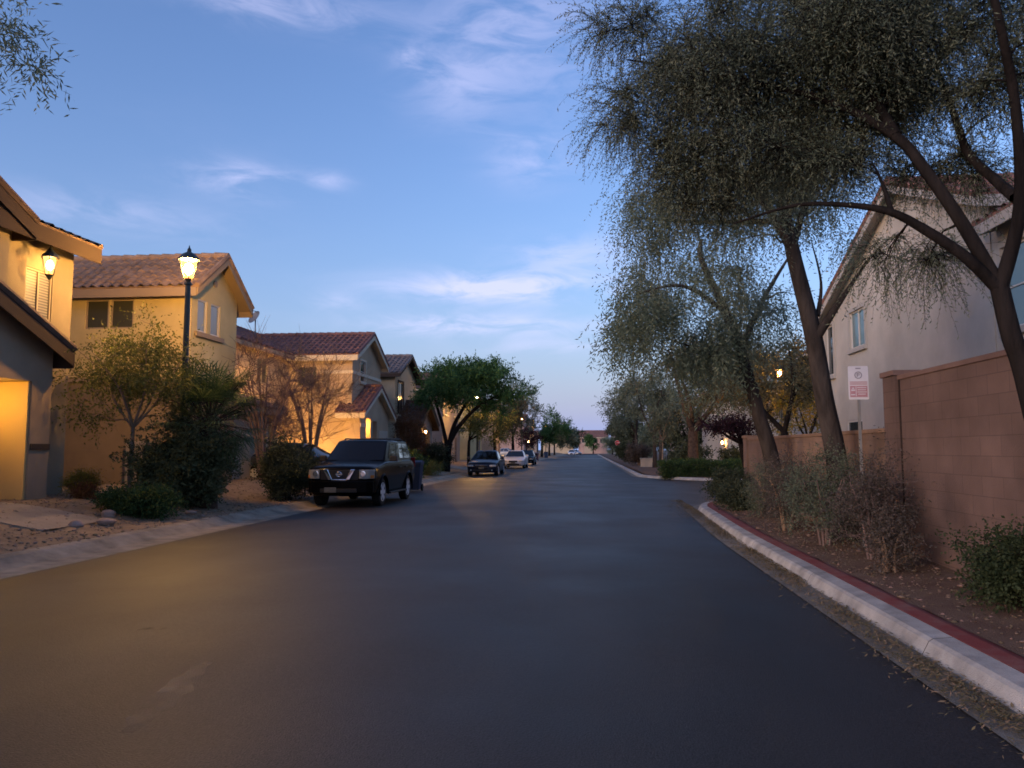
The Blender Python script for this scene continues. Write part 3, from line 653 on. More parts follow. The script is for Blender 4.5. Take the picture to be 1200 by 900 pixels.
# satellite dish on the maroon ridge
ds = thing('satellite_dish', 'grey satellite dish on the ridge of the maroon tiled roof', 'satellite dish', (-16.7, 36.9, 7.45))
m_ = MB(); c = Vector((-16.7, 36.75, 8.15)); ax = Vector((-.45, -.75, .5)).normalized(); u = ax.cross(Vector((0, 0, 1))).normalized(); w = ax.cross(u)
vs = [c - ax * .09]; fs = []
for i, rr in enumerate((.15, .28, .38)):
    for j in range(18):
        a = 2 * PI * j / 18; vs.append(c + (u * math.cos(a) + w * math.sin(a)) * rr + ax * (rr * rr * .75 - .09))
for j in range(18):
    fs.append((0, 1 + j, 1 + (j + 1) % 18))
    for i in (0, 1): fs.append((1 + i * 18 + j, 1 + i * 18 + (j + 1) % 18, 1 + (i + 1) * 18 + (j + 1) % 18, 1 + (i + 1) * 18 + j))
m_.add(vs, fs); m_.build('reflector', M['dish'], ds, smooth=True)
MB().tube([(-16.7, 36.9, 7.3), (-16.7, 36.9, 7.9), c - ax * .1], .03, 8).build('mast', M['dish'], ds)
MB().tube([c - w * .34, c + ax * .5 - w * .1], .02, 6).lathe([(.05, -.05), (.05, .06)], tuple(c + ax * .5 - w * .08), 10).build('feed_arm', M['dish'], ds)

# ---- house 4
h4 = thing('house', 'cream house with a tall dark upstairs window and a dark gabled garage wing', 'house', (-14, 48.5, .5))
block(h4, -19, -11.7, 45.6, 51.2, .4, 6.2, 'stucco_cream', 'x', 7.4, east=[(.8, 2.1, 3.7, 5.7)], south=[(5.6, 6.4, 4.4, 5.4)])
window(h4, (-11.7, 45.6, .4), S, (.8, 2.1, 3.7, 5.7), 'frame_tan', 'glass', 1, sill='trim_cream', trim='trim_brown')
window(h4, (-19, 45.6, .4), (1, 0), (5.6, 6.4, 4.4, 5.4), 'frame_tan', 'screen', 0)
gable_roof(h4, 'x', -19, -11.7, 45.6, 51.2, 6.2, 7.4, .4, 'tile_grey', 'trim_brown', rake=.4)
block(h4, -11.7, -10.5, 46.2, 51.0, .4, 3.2, 'stucco_taupe', 'x', 4.45, east=[(1.2, 4.2, .5, 2.6)], faces='ESN', rev=.3)
gable_roof(h4, 'x', -11.7, -10.5, 46.2, 51.0, 3.2, 4.45, .4, 'tile_brown', 'trim_brown', rake=.4, fdepth=.3)
g4 = MB()
for k in range(4): g4.box(-10.83, -10.79, 47.42, 50.38, .52 + k * .52, 1.02 + k * .52)
g4.build('garage_door', M['door_brown'], h4)
wall_lantern('wall_lantern', 'lit lantern on the dark gabled garage of the cream house', (-10.28, 48.0, 2.62), (1, 0), 1.0, 'bulb_small')

# ---- houses farther down the left side
def far_house(label, y0, y1, xs, wm, tm, ez=6.2, rz_=7.5, wing=True, lit=False, res=3):
    h = thing('house', label, 'house', (xs - 3, (y0 + y1) / 2, .4))
    ym = y0 + (y1 - y0) * .55
    ops = [(.9, 2.1, 4.2, 5.5), ((ym - y0) - 2.0, (ym - y0) - .9, 4.2, 5.5)]
    block(h, xs - 8, xs, y0, ym, .3, ez, wm, 'x', rz_, east=ops)
    for op in ops: window(h, (xs, y0, .3), S, op, 'frame_white', 'glass', 1, sill='trim_cream')
    gable_roof(h, 'x', xs - 8, xs, y0, ym, ez, rz_, .4, tm, 'trim_cream', rake=.35, res=res)
    ops2 = [(.8, 3.9, .4, 2.6)]
    block(h, xs - 8, xs - .8, ym, y1, .3, 3.4, wm, 'y', 4.6, east=ops2, rev=.2)
    gable_roof(h, 'y', xs - 8, xs - .8, ym, y1, 3.4, 4.6, .4, tm, 'trim_cream', rake=.2, res=res)
    g = MB()
    for k in range(4): g.box(xs - 1.02, xs - .98, ym + .82, ym + 3.88, .42 + k * .54, .93 + k * .54)
    g.build('garage_door', M['garage_door'], h)
    d = MB().box(xs, xs + .04, ym - 1.6, ym - .65, .35, 2.5).build('door', M['door_brown'], h)
    MB().lathe([(.04, 0), (.04, .06)], (xs + .04, ym - 1.5, 1.4), 8, axis='x').build('handle', M['steel'], d)
    return h
far_house('plain beige house whose end wall shows left of the big green tree trunk', 57.5, 70, -11.0, 'stucco_taupe', 'tile_brown')
far_house('lamplit tan house behind the yellowish tree and parked cars', 74, 88, -11.5, 'stucco_yellow', 'tile_tan')
far_house('house with a small gable among the middle distance trees on the left', 92, 106, -11.5, 'stucco_peach', 'tile_maroon')
far_house('pinkish house with a glowing garage light down the street', 130, 146, -11.0, 'stucco_pink', 'tile_red')
far_house('last tan house on the left before the end of the street', 152, 168, -11.5, 'stucco_cream', 'tile_brown')
wall_lantern('wall_lantern', 'glowing garage light on the pinkish house down the street', (-10.75, 137.0, 2.9), (1, 0), 3.0, 'bulb')
# houses across the end of the street
def end_house(label, x0, x1, y, wm, tm, ez, rz_):
    h = thing('house', label, 'house', ((x0 + x1) / 2, y, .15)); L_ = x1 - x0
    ops = [(L_ * .12, L_ * .12 + 1.5, 3.9, 5.3), (L_ * .45, L_ * .45 + 1.5, 3.9, 5.3), (L_ * .75, L_ * .75 + 1.4, 3.9, 5.3), (L_ * .2, L_ * .2 + 3.2, .3, 2.6)]
    block(h, x0, x1, y, y + 9, .1, ez, wm, south=ops)
    for op in ops[:3]: window(h, (x0, y, .1), (1, 0), op, 'frame_white', 'glass', 1, sill='trim_cream')
    MB().box(x0 + L_ * .2, x0 + L_ * .2 + 3.2, y + .06, y + .085, .3, 2.6).build('garage_door', M['garage_door'], h)
    gable_roof(h, 'x', x0, x1, y, y + 9, ez, rz_, .5, tm, 'trim_cream', rake=.4, res=2)
end_house('pale pink house facing down the street at its far end', -3.6, 6.5, 272, 'stucco_pink', 'tile_red', 6.0, 8.2)
end_house('tan house at the far end left of the pale pink one', -17, -5.5, 274, 'stucco_cream', 'tile_brown', 6.0, 8.2)
end_house('brownish house at the far end, leftmost of the row', -31, -18.5, 275, 'stucco_taupe', 'tile_red', 6.0, 8.2)
end_house('grey house at the far end right of the pale pink one', 8.5, 19, 273, 'stucco_grey', 'tile_red', 6.0, 8.2)

# ---- the grey house behind the block wall on the right; its west walls face the street
hr = thing('house', 'pale grey two storey house behind the tall block wall on the right', 'house', (11, 19, .17))
def west_ops(y1, L): return [(y1 - b, y1 - a, c, d) for a, b, c, d in L]
yr1, yr0, rdg, nez, sez, rz1 = 26.1, 15.3, 19.4, 5.5, 6.35, 8.0
wo = [(22.05, 23.3, 4.42, 5.5), (24.85, 25.6, 3.85, 5.45), (22.6, 23.9, 1.4, 2.35)]
mb = MB(); ops = west_ops(yr1, wo)
wall_panel(mb, (7.7, yr1, .1), (0, -1), yr1 - yr0, nez, ops, .1)
P0 = (7.7, yr1, nez); mb.quad(P0, (7.7, yr0, nez), (7.7, yr0, sez), (7.7, rdg, rz1))
wall_panel(mb, (7.7, yr0, .1), (1, 0), 10, sez); wall_panel(mb, (17.7, yr1, .1), (-1, 0), 10, nez); mb.build('wall', M['stucco_grey'], hr)
WU = (0, -1)
window(hr, (7.7, yr1, .1), WU, ops[0], 'frame_white', 'glass_teal', 1, sill='trim_pale', trim='trim_pale')
window(hr, (7.7, yr1, .1), WU, ops[1], 'frame_white', 'glass', 0, sill='trim_pale', trim='trim_pale')
window(hr, (7.7, yr1, .1), WU, ops[2], 'frame_white', 'glass', 0, sill='trim_pale')
def slope_roof(root, x0, x1, pts, tm, fm):
    """roof slopes with the ridge along x through (y,z) points"""
    r = MB(); f = MB()
    for (ya, za), (yb, zb) in pts:
        tile_grid(r, (x0, ya, za + .1), (x1, ya, za + .1), (x0, yb, zb + .1), (x1, yb, zb + .1))
        v = [(x0 + .01, ya, za), (x1, ya, za), (x1, yb, zb), (x0 + .01, yb, zb)]; f.add(v + [(p[0], p[1], p[2] + .07) for p in v], [(0, 1, 2, 3), (4, 5, 6, 7), (0, 1, 5, 4), (3, 0, 4, 7)])
        f.prism([(x0, ya, za - .14), (x0, ya, za + .09), (x0, yb, zb + .09), (x0, yb, zb - .14)], (-.03, 0, 0))
        sg = 1 if ya > yb else -1; f.box(x0, x1, min(ya, ya + sg * .03), max(ya, ya + sg * .03), za - .14, za + .08)
        r.tube([(x0, ya + (yb - ya) * t, za + (zb - za) * t + .13) for t in np.linspace(0, 1, 9)], .085, 6)
    yb, zb = pts[0][1]
    for k in range(26): r.tube([(x0 + k * .4, yb, zb + .15), (x0 + k * .4 + .42, yb, zb + .135)], [.125, .105], 8)
    r.build('roof', M[tm], root); f.build('fascia', M[fm], root)
slope_roof(hr, 7.4, 17.7, [((yr1 + .35, nez - .13), (rdg, rz1)), ((yr0 - .3, sez - .12), (rdg, rz1))], 'tile_red', 'trim_pale')
so = [(14.1, 14.95, 3.7, 5.25)]
mb = MB(); ops = west_ops(15.296, so); wall_panel(mb, (7.72, 15.296, .1), (0, -1), 8.2, 5.75, ops, .1); wall_panel(mb, (7.72, 7.1, .1), (1, 0), 10, 5.75); mb.build('wall', M['stucco_grey'], hr)
window(hr, (7.72, 15.296, .1), WU, ops[0], 'frame_white', 'glass_teal', 0, bars=1, sill='trim_pale', trim='trim_pale')
gable_roof(hr, 'y', 7.72, 17.5, 7.1, 15.0, 5.75, 7.2, .4, 'tile_red', 'trim_pale', rake=.1)
# house beyond the side street on the right, showing under the trees
hb = thing('house', 'whitish house showing under the dark trees beyond the side street', 'house', (14, 58, .15))
ops = [(3, 4.4, 1.1, 2.4), (7, 8.4, 1.1, 2.4), (3, 4.4, 4, 5.2)]
block(hb, 9.5, 20, 54, 66, .1, 6.0, 'stucco_grey', south=ops)
for op in ops: window(hb, (9.5, 54, .1), (1, 0), op, 'frame_white', 'glass', 1, sill='trim_pale')
gable_roof(hb, 'y', 9.5, 20, 54, 66, 6.0, 8.0, .4, 'tile_red', 'trim_pale', rake=.4, res=3)
wall_lantern('wall_lantern', 'bright porch light on the whitish house beyond the side street', (9.28, 55.0, 2.0), (-1, 0), 1.2, 'bulb_small')
hc = thing('house', 'tan house standing behind the far trees on the right', 'house', (13, 90, .15))
block(hc, 10, 20, 86, 97, .1, 6.0, 'stucco_taupe', west=[(2, 3.4, 3.9, 5.2), (6, 7.4, 3.9, 5.2)])
for op in ((2, 3.4, 3.9, 5.2), (6, 7.4, 3.9, 5.2)): window(hc, (10, 97, .1), WU, op, 'frame_white', 'glass', 1, sill='trim_pale')
gable_roof(hc, 'y', 10, 20, 86, 97, 6.0, 8.0, .4, 'tile_brown', 'trim_pale', rake=.4, res=3)
# ------------------------------------------------------------------ street lamps
def street_lamp(label, x, y, z0, lm='lamp', H=5.75):
    o = thing('street_lamp', label, 'street lamp', (x, y, z0), 'post top street lamps along the street'); c = (x, y, z0)
    MB().lathe([(.19, 0), (.19, .06), (.15, .09), (.14, .55), (.11, .62), (.10, .70)], c, 16).build('base', M['iron'], o, smooth=True, angle=35)
    p = MB().lathe([(.085, .70), (.062, H - .95), (.062, H - .9), (.085, H - .88), (.085, H - .84), (.05, H - .80), (.075, H - .74)], c, 16); p.build('post', M['iron'], o, smooth=True, angle=35)
    g = MB().lathe([(.105, H - .74), (.225, H - .28)], c, 6, cap=False).build('lamp_glass', M['glow_glass'], o)
    MB().lathe([(.02, H - .64), (.075, H - .58), (.10, H - .50), (.085, H - .41), (.02, H - .36)], c, 12).build('bulb', M[lm], o, smooth=True)
    f = MB()
    for k in range(6):
        a = 2 * PI * k / 6; ca, sa = math.cos(a), math.sin(a)
        f.tube([(x + .110 * ca, y + .110 * sa, z0 + H - .76), (x + .232 * ca, y + .232 * sa, z0 + H - .27)], .011, 5)
    f.lathe([(.07, H - .745), (.10, H - .74), (.10, H - .705), (.07, H - .70)], c, 6)
    f.lathe([(.25, H - .28), (.255, H - .25), (.15, H - .14), (.06, H - .09), (.045, H - .06), (.05, H - .03), (.02, H + .02), (.006, H + .08)], c, 12)
    f.build('lantern_frame', M['iron'], o)
    return o
street_lamp('lit street lamp in front of the yellow house, nearest on the left', -9.48, 17.2, .3, 'lamp', 6.0)
street_lamp('lit street lamp assumed half hidden in the big green tree', -8.5, 58.5, .2, 'lampfar')  # lamp assumed here from the lit leaves and road sheen
street_lamp('lit street lamp showing above the middle distance trees on the left', -8.6, 99, .2, 'lampfar')
street_lamp('farthest lit street lamp down the left side', -8.6, 155, .2, 'lampfar', 6.4)
street_lamp('lit street lamp glimpsed through the trees on the side street', 10.4, 43.0, .15, 'lampfar', 6.0)

# ------------------------------------------------------------------ parking sign on its post
sg = thing('street_sign', 'white and faded red parking sign on a thin post by the block wall', 'sign', (3.72, 11.0, .16))
MB().box(3.705, 3.74, 11.015, 11.04, .1, 2.62).build('post', M['steel'], sg)
def rrect(x0, x1, z0, z1, r, y):
    pts = []
    for cx, cz, a0 in ((x1 - r, z0 + r, -90), (x1 - r, z1 - r, 0), (x0 + r, z1 - r, 90), (x0 + r, z0 + r, 180)):
        for k in range(5): a = R(a0 + k * 22.5); pts.append((cx + r * math.cos(a), y, cz + r * math.sin(a)))
    return pts
sx0, sx1, sz0, sz1, sy = 3.585, 3.855, 2.19, 2.655, 11.01
face = MB().prism(rrect(sx0, sx1, sz0, sz1, .02, sy), (0, .004, 0)).build('sign_plate', M['sign_white'], sg)
def onsign(mb, x0, x1, z0, z1, d=.0035): return mb.box(sx0 + x0, sx0 + x1, sy - d, sy - .001, sz1 - z1, sz1 - z0)
r_ = MB(); onsign(r_, .02, .25, .275, .43)
for z in (.215, .232, .249): onsign(r_, .02, .25, z, z + .009)
r_.build('red_panel', M['sign_pink'], face)
g_ = MB(); onsign(g_, .10, .17, .025, .04); 
cx, cz = (sx0 + sx1) / 2, sz1 - .125
ring = [(cx + .045 * math.cos(a), sy - .003, cz + .045 * math.sin(a)) for a in np.linspace(0, 2 * PI, 19)]
g_.tube(ring, .006, 5); g_.box(cx - .018, cx - .008, sy - .004, sy - .001, cz - .025, cz + .027)
g_.tube([(cx - .012, sy - .003, cz + .024), (cx + .010, sy - .003, cz + .022), (cx + .016, sy - .003, cz + .011), (cx + .010, sy - .003, cz), (cx - .012, sy - .003, cz - .001)], .0045, 5)
g_.build('parking_symbol', M['sign_grey'], face)
w_ = MB(); onsign(w_, .095, .103, .285, .42, .006)
for k, (z, a, b) in enumerate(((.295, .115, .235), (.325, .12, .23), (.355, .115, .24), (.385, .125, .225))): onsign(w_, a, b, z, z + .010, .006)
onsign(w_, .035, .085, .325, .345, .006); onsign(w_, .045, .075, .30, .315, .006); onsign(w_, .03, .085, .39, .405, .006)
w_.build('print_lines', M['sign_white'], face)

# stop sign far off on the right corner
ss = thing('stop_sign', 'small red stop sign far down the right side', 'sign', (4.4, 120, .14))
MB().box(4.37, 4.43, 120.02, 120.08, .1, 2.9).build('post', M['steel'], ss)
MB().prism([(4.4 + .40 * math.cos(R(22.5 + 45 * k)), 120.0, 2.55 + .40 * math.sin(R(22.5 + 45 * k))) for k in range(8)], (0, .01, 0)).build('sign_border', M['sign_white'], ss)
sf = MB().prism([(4.4 + .375 * math.cos(R(22.5 + 45 * k)), 119.996, 2.55 + .375 * math.sin(R(22.5 + 45 * k))) for k in range(8)], (0, .003, 0)).build('sign_face', M['sign_red'], ss)
cu = bpy.data.curves.new('stop_text', 'FONT'); cu.body = 'STOP'; cu.size = .27; cu.align_x = 'CENTER'; cu.align_y = 'CENTER'; cu.extrude = .002
to = bpy.data.objects.new('tmp_text', cu); COL.objects.link(to); bpy.context.view_layer.update()
me = bpy.data.meshes.new_from_object(to.evaluated_get(bpy.context.evaluated_depsgraph_get())); bpy.data.objects.remove(to)
me.transform(Matrix.Translation(Vector((4.4, 119.992, 2.55)) - Vector((4.4, 120, .14))) @ Matrix.Rotation(PI / 2, 4, 'X')); me.name = 'lettering'
link('lettering', me, M['sign_white'], sf, off=np.array((4.4, 120, .14)))

# ------------------------------------------------------------------ wheeled bins
def bin_(label, x, y, z, m, rot=0.0, lid=None):
    o = thing('wheeled_bin', label, 'bin', (x, y, z), 'wheeled bins at the kerb', rot); 
    b = MB(); b.add([(-.24, -.26, .06), (.24, -.26, .06), (.24, .24, .06), (-.24, .24, .06), (-.30, -.36, .98), (.30, -.36, .98), (.30, .36, .98), (-.30, .36, .98)],
                    [(3, 2, 1, 0), (4, 5, 6, 7), (0, 1, 5, 4), (1, 2, 6, 5), (2, 3, 7, 6), (3, 0, 4, 7)])
    b.box(-.32, .32, -.38, .38, .93, .99); b.build('body', M[m], o, world=False, bevel=.02)
    l = MB(); pr = [(-.33, -.40, .995), (-.33, .38, .995), (-.33, .40, 1.06), (-.33, 0, 1.11), (-.33, -.38, 1.05)]; l.prism(pr, (.66, 0, 0)); l.build('lid', M[lid or m], o, world=False, bevel=.015)
    MB().tube([(-.26, .42, 1.0), (.26, .42, 1.0)], .018, 8).box(-.24, -.2, .36, .43, .96, 1.02).box(.2, .24, .36, .43, .96, 1.02).build('handle', M['plastic'], o, world=False)
    for s in (-1, 1): MB().lathe([(.05, -.03), (.125, -.03), (.13, 0), (.125, .03), (.05, .03)], (s * .27, .26, .13), 16, axis='x').build('wheel', M['rubber'], o, world=False, smooth=True)
    return o
bin_('dark blue wheeled bin just behind the black SUV', -6.3, 27.4, .01, 'bin_blue', .05)
bin_('purplish wheeled bin at the kerb beyond the parked white car', -7.0, 103, .03, 'bin_purple', .1)
bin_('blue wheeled bin farthest down the left kerb', -7.3, 132, .06, 'bin_blue', -.1)
# utility cabinet
uc = thing('utility_box', 'beige utility box at the kerb beyond the side street', 'utility box', (4.6, 62, .14))
MB().box(4.1, 5.1, 61.6, 62.4, .14, .78).build('cabinet', M['utility'], uc, bevel=.02); MB().box(4.05, 5.15, 61.55, 62.45, .78, .84).build('cover', M['utility'], uc, bevel=.015)
MB().box(4.0, 5.2, 61.5, 62.5, .1, .15).build('plinth', M['concrete'], uc)

# ------------------------------------------------------------------ cars
def loft(st, close=True):
    """stations: list of loops (equal point counts)"""
    mb = MB(); n = len(st[0])
    for s in st: mb.v += [tuple(p) for p in s]
    for i in range(len(st) - 1):
        for j in range(n):
            if not close and j == n - 1: break
            mb.f.append((i * n + j, i * n + (j + 1) % n, (i + 1) * n + (j + 1) % n, (i + 1) * n + j))
    mb.f += [tuple(range(n))[::-1], tuple(range((len(st) - 1) * n, len(st) * n))]
    return mb

def make_car(sp, label, loc, rotz=0.0, group=None):
    """local frame: nose at y=0 facing -y, tail at y=L, wheels on z=0"""
    o = thing('parked_car', label, 'car', loc, group, rotz); K = dict(world=False)
    body = []
    for y, w, zb, zt, cr in sp['st']:
        half = [(0, zb), (.80 * w, zb), (.955 * w, zb + .10), (w, zb + .45 * (zt - zb)), (.992 * w, zt - .16), (.955 * w, zt - .045), (.86 * w, zt), (.45 * w, zt + cr * .8), (0, zt + cr)]
        loop = [(x, y, z) for x, z in half] + [(-x, y, z) for x, z in half[::-1][1:-1]]
        body.append(loop)
    mb = loft(body)
    bo = mb.build('body', M[sp['paint']], o, fix=True, **K)
    # wheel arches cut for real
    cut = MB()
    for wy in sp['wy']:
        for s in (-1, 1):
            x0 = s * (sp['w'] - .26); x1 = s * (sp['w'] + .1); cut.lathe([(sp['wr'] + .06, min(x0, x1)), (sp['wr'] + .06, max(x0, x1))], (0, wy, sp['wr'] + .01), 32, axis='x')
    co = cut.build('cut', M['plastic'], fix=True)
    co.location = loc; co.rotation_euler = (0, 0, rotz)
    md = bo.modifiers.new('b', 'BOOLEAN'); md.operation = 'DIFFERENCE'; md.object = co; md.solver = 'EXACT'
    bpy.context.view_layer.update()
    me = bpy.data.meshes.new_from_object(bo.evaluated_get(bpy.context.evaluated_depsgraph_get())); bo.modifiers.clear(); bo.data = me
    bpy.data.objects.remove(co)
    me.polygons.foreach_set('use_smooth', [True] * len(me.polygons)); me.set_sharp_from_angle(angle=R(38))
    # greenhouse
    gh = sp['gh']   # levels: (z, yf, yr, wf, wr)
    def loop(z, yf, yr, wf, wr):
        ym = .5 * (yf + yr); return [(-wf, yf + .06, z), (-wf * .6, yf - .03, z), (0, yf - .06, z), (wf * .6, yf - .03, z), (wf, yf + .06, z), (max(wf, wr) * 1.01, ym, z), (wr, yr - .06, z), (wr * .6, yr, z), (0, yr + .02, z), (-wr * .6, yr, z), (-wr, yr - .06, z), (-max(wf, wr) * 1.01, ym, z)]
    lv = [loop(*g) for g in gh]; zt, yf, yr, wf, wr = gh[-1]
    lv.append(loop(zt + .045, yf + .12, yr - .10, wf * .88, wr * .88)); top = loft(lv); cab = top.build('cabin', M[sp['paint']], o, smooth=True, fix=True, bevel=.0, angle=40, **K)
    # glass panes: patches on the cabin's own faces, 4 mm proud
    A, B = np.array(lv[0]), np.array(lv[1])
    def patch(name, i0, i1, m, tb=(.10, .92), ins=.04, parent=o, frac=(0, 1)):
        """pane across loop points i0..i1 between the two main levels"""
        idx = list(range(i0, i1 + 1)); n_ = len(A)
        lo = np.array([A[i % n_] for i in idx]); hi = np.array([B[i % n_] for i in idx])
        def samp(arr, t):
            x = t * (len(arr) - 1); k = min(int(x), len(arr) - 2); return arr[k] + (arr[k + 1] - arr[k]) * (x - k)
        ts = np.linspace(frac[0] + ins * (frac[1] - frac[0]), frac[1] - ins * (frac[1] - frac[0]), 9)
        g = MB(); vs = []
        for z in tb:
            for t in ts: a, b = samp(lo, t), samp(hi, t); vs.append(a + (b - a) * z)
        vs = np.array(vs); c = vs.mean(0); nn = np.cross(vs[8] - vs[0], vs[9] - vs[0]); nn /= np.linalg.norm(nn)
        ctr = np.array([0, (A[:, 1].mean()), c[2]])
        if np.dot(nn, c - ctr) < 0: nn = -nn
        out = vs + nn * .008
        k = 9; g.add(list(out), [(i, i + 1, k + i + 1, k + i) for i in range(8)])
        g.add(list(vs - nn * .01), [(i, i + 1, k + i + 1, k + i) for i in range(8)])
        for i in range(8):
            g.quad(out[i], out[i + 1], vs[i + 1] - nn * .01, vs[i] - nn * .01); g.quad(out[k + i], out[k + i + 1], vs[k + i + 1] - nn * .01, vs[k + i] - nn * .01)
        return g.build(name, M[m], parent, smooth=True, angle=30, **K)
    patch('windshield', 0, 4, 'car_glass', (.06, .95), .035)
    patch('rear_window', 6, 10, 'car_glass', (.15, .92), .06)
    for fr in sp['side']:
        patch('side_window', 4, 6, 'car_glass_side', fr[2:4] if len(fr) > 2 else (.14, .90), .03, o, fr[:2])
        patch('side_window', 10, 12, 'car_glass_side', fr[2:4] if len(fr) > 2 else (.14, .90), .03, o, (1 - fr[1], 1 - fr[0]))
    # wheels
    for wy in sp['wy']:
        for s in (-1, 1):
            r = sp['wr']; w2 = .105; cx = s * (sp['w'] - .135); c = (cx, wy, r)
            t = MB().lathe([(r * .62, -w2), (r * .94, -w2), (r, -w2 * .7), (r, w2 * .7), (r * .94, w2), (r * .62, w2)], c, 28, axis='x').build('wheel', M['rubber'], o, smooth=True, **K)
            rm = MB(); rm.lathe([(r * .58, w2 * .98 * s), (r * .66, w2 * 1.03 * s), (r * .66, w2 * .6 * s), (r * .56, w2 * .45 * s)], c, 28, axis='x', cap=False)
            for k in range(6):
                a = 2 * PI * k / 6; d = np.array((0, math.cos(a), math.sin(a))); q = np.array((0, -math.sin(a), math.cos(a))); e = np.array((1, 0, 0)) * s; C_ = np.array(c)
                p = [C_ + d * r * .08 + q * .055, C_ + d * r * .60 + q * .05, C_ + d * r * .60 - q * .05, C_ + d * r * .08 - q * .055]
                rm.prism([x + e * w2 * .80 for x in p], e * .025)
            rm.lathe([(.065, w2 * .5 * s), (.065, w2 * 1.06 * s), (.04, w2 * 1.1 * s)], c, 16, axis='x'); rm.build('rim', M['alloy'], t, smooth=True, angle=30, **K)
            MB().lathe([(r * .55, w2 * .2 * s), (r * .55, w2 * .3 * s)], c, 20, axis='x').build('brake_disc', M['plastic'], t, **K)
    # mirrors, handles
    for s in (-1, 1):
        y, z = sp['mir']; MB().box(s * (sp['w'] - .03) if s > 0 else s * (sp['w'] + .20), s * (sp['w'] + .20) if s > 0 else s * (sp['w'] - .03), y - .09, y + .07, z, z + .16, .02).build('mirror', M[sp.get('mirm', sp['paint'])], o, bevel=.03, **K)
        for hy, hz in sp['handles']: MB().box(min(s * (sp['w'] - .03), s * (sp['w'] + .028)), max(s * (sp['w'] - .03), s * (sp['w'] + .028)), hy, hy + .2, hz, hz + .035).build('door_handle', M[sp.get('handm', sp['paint'])], o, bevel=.01, **K)
    return o

def strip(name, pts, h, dep, m, o, bev=.01):
    """front/rear panel following pts [(x,y)], z range h, thickness dep towards -y"""
    mb = MB(); n = len(pts)
    for z in h:
        for x, y in pts: mb.v.append((x, y, z))
    for z in h:
        for x, y in pts: mb.v.append((x, y + dep, z))
    for i in range(n - 1):
        mb.f += [(i, i + 1, n + i + 1, n + i), (2 * n + i, 2 * n + i + 1, 3 * n + i + 1, 3 * n + i), (i, i + 1, 2 * n + i + 1, 2 * n + i), (n + i, n + i + 1, 3 * n + i + 1, 3 * n + i)]
    mb.f += [(0, n, 3 * n, 2 * n), (n - 1, 2 * n - 1, 4 * n - 1, 3 * n - 1)]
    return mb.build(name, M[m], o, world=False, fix=True, bevel=bev)

suv_sp = dict(paint='paint_black', w=.92, L=4.74, wr=.372, wy=(.93, 3.78),
    st=[(0.0, .46, .42, .93, .01), (.02, .64, .38, .98, .02), (.06, .76, .34, 1.01, .03), (.12, .835, .31, 1.03, .035), (.22, .89, .29, 1.05, .04), (.38, .915, .28, 1.07, .045), (.60, .92, .28, 1.10, .05), (1.30, .925, .28, 1.18, .045), (1.6, .925, .28, 1.19, .02), (2.6, .925, .28, 1.195, .01), (4.2, .925, .28, 1.20, .01), (4.58, .91, .32, 1.17, .01), (4.70, .87, .38, 1.05, .01), (4.74, .80, .42, .98, .01)],
    gh=[(1.17, 1.24, 4.60, .83, .83), (1.72, 1.98, 4.34, .70, .69)],
    side=[(.10, .36), (.385, .66), (.69, .93)], mir=(1.62, 1.17), mirm='plastic', handles=[(2.55, .98), (3.3, .98)], handm='paint_black')
suv = make_car(suv_sp, 'black SUV with roof rails parked facing us at the left kerb', (-6.36, 19.25, .012), R(0.0))
K = dict(world=False)
def front_y(x): return float(np.interp(abs(x), (0, .30, .46, .64, .76, .835, .89), (-.012, -.008, 0, .02, .06, .12, .22)))
fx = lambda a, b, off=0.0, n=7: [(x, front_y(x) - off) for x in np.linspace(a, b, n)]
strip('grille', fx(-.50, .50, .006), (.72, .97), .08, 'plastic', suv)
for s in (-1, 1):
    hl = strip('headlight', [(s * x, front_y(x) - .03) for x in np.linspace(.52, .872, 10)], (.745, .975), .10, 'lens', suv, .015)
    MB().lathe([(.075, -.022), (.06, -.024)], (s * .62, .000, .87), 16, axis='y').build('bulb_cup', M['reflector'], hl, **K)
    strip('indicator', [(s * x, front_y(x) - .034) for x in np.linspace(.80, .87, 4)], (.76, .84), .03, 'amber', hl, .005)
    # slanted chrome bars that frame the centre of the grille
    c1 = [(s * .30, front_y(.3) - .035, .985), (s * .42, front_y(.43) - .035, .985), (s * .28, front_y(.29) - .035, .72), (s * .17, front_y(.17) - .035, .72)]
    MB().prism(c1, (0, .05, 0)).build('chrome_bar', M['chrome'], suv, fix=True, bevel=.012, **K)
    MB().lathe([(.07, -.02), (.06, -.024)], (s * .62, .055, .47), 14, axis='y').build('fog_light', M['lens'], suv, **K)
    rr = MB(); xr = s * .60
    rr.tube([(xr, 2.25, 1.745), (xr, 2.32, 1.80), (xr, 4.0, 1.80), (xr, 4.1, 1.745)], .02, 8)
    for yy in (2.75, 3.4): rr.box(xr - .02, xr + .02, yy - .04, yy + .04, 1.73, 1.80)
    rr.build('roof_rail', M['plastic'], suv, **K)
    strip('tail_light', [(s * x, 4.735 - .28 * max(0, x - .72)) for x in np.linspace(.70, .90, 4)], (.95, 1.25), .03, 'taillight', suv)
    # arch flares
    for wy in suv_sp['wy']:
        fl = MB(); pts = [(s * .925, wy + .44 * math.cos(a), .385 + .44 * math.sin(a)) for a in np.linspace(R(-12), R(192), 15)]; fl.tube(pts, .028, 6)
        fl.build('wheel_arch_flare', M['paint_black'], suv, smooth=True, **K)
    MB().box(min(s * .80, s * .98), max(s * .80, s * .98), 1.45, 3.25, .30, .345).build('side_step', M['plastic'], suv, bevel=.015, **K)
strip('chrome_lower_bar', fx(-.20, .20, .035), (.70, .735), .04, 'chrome', suv)
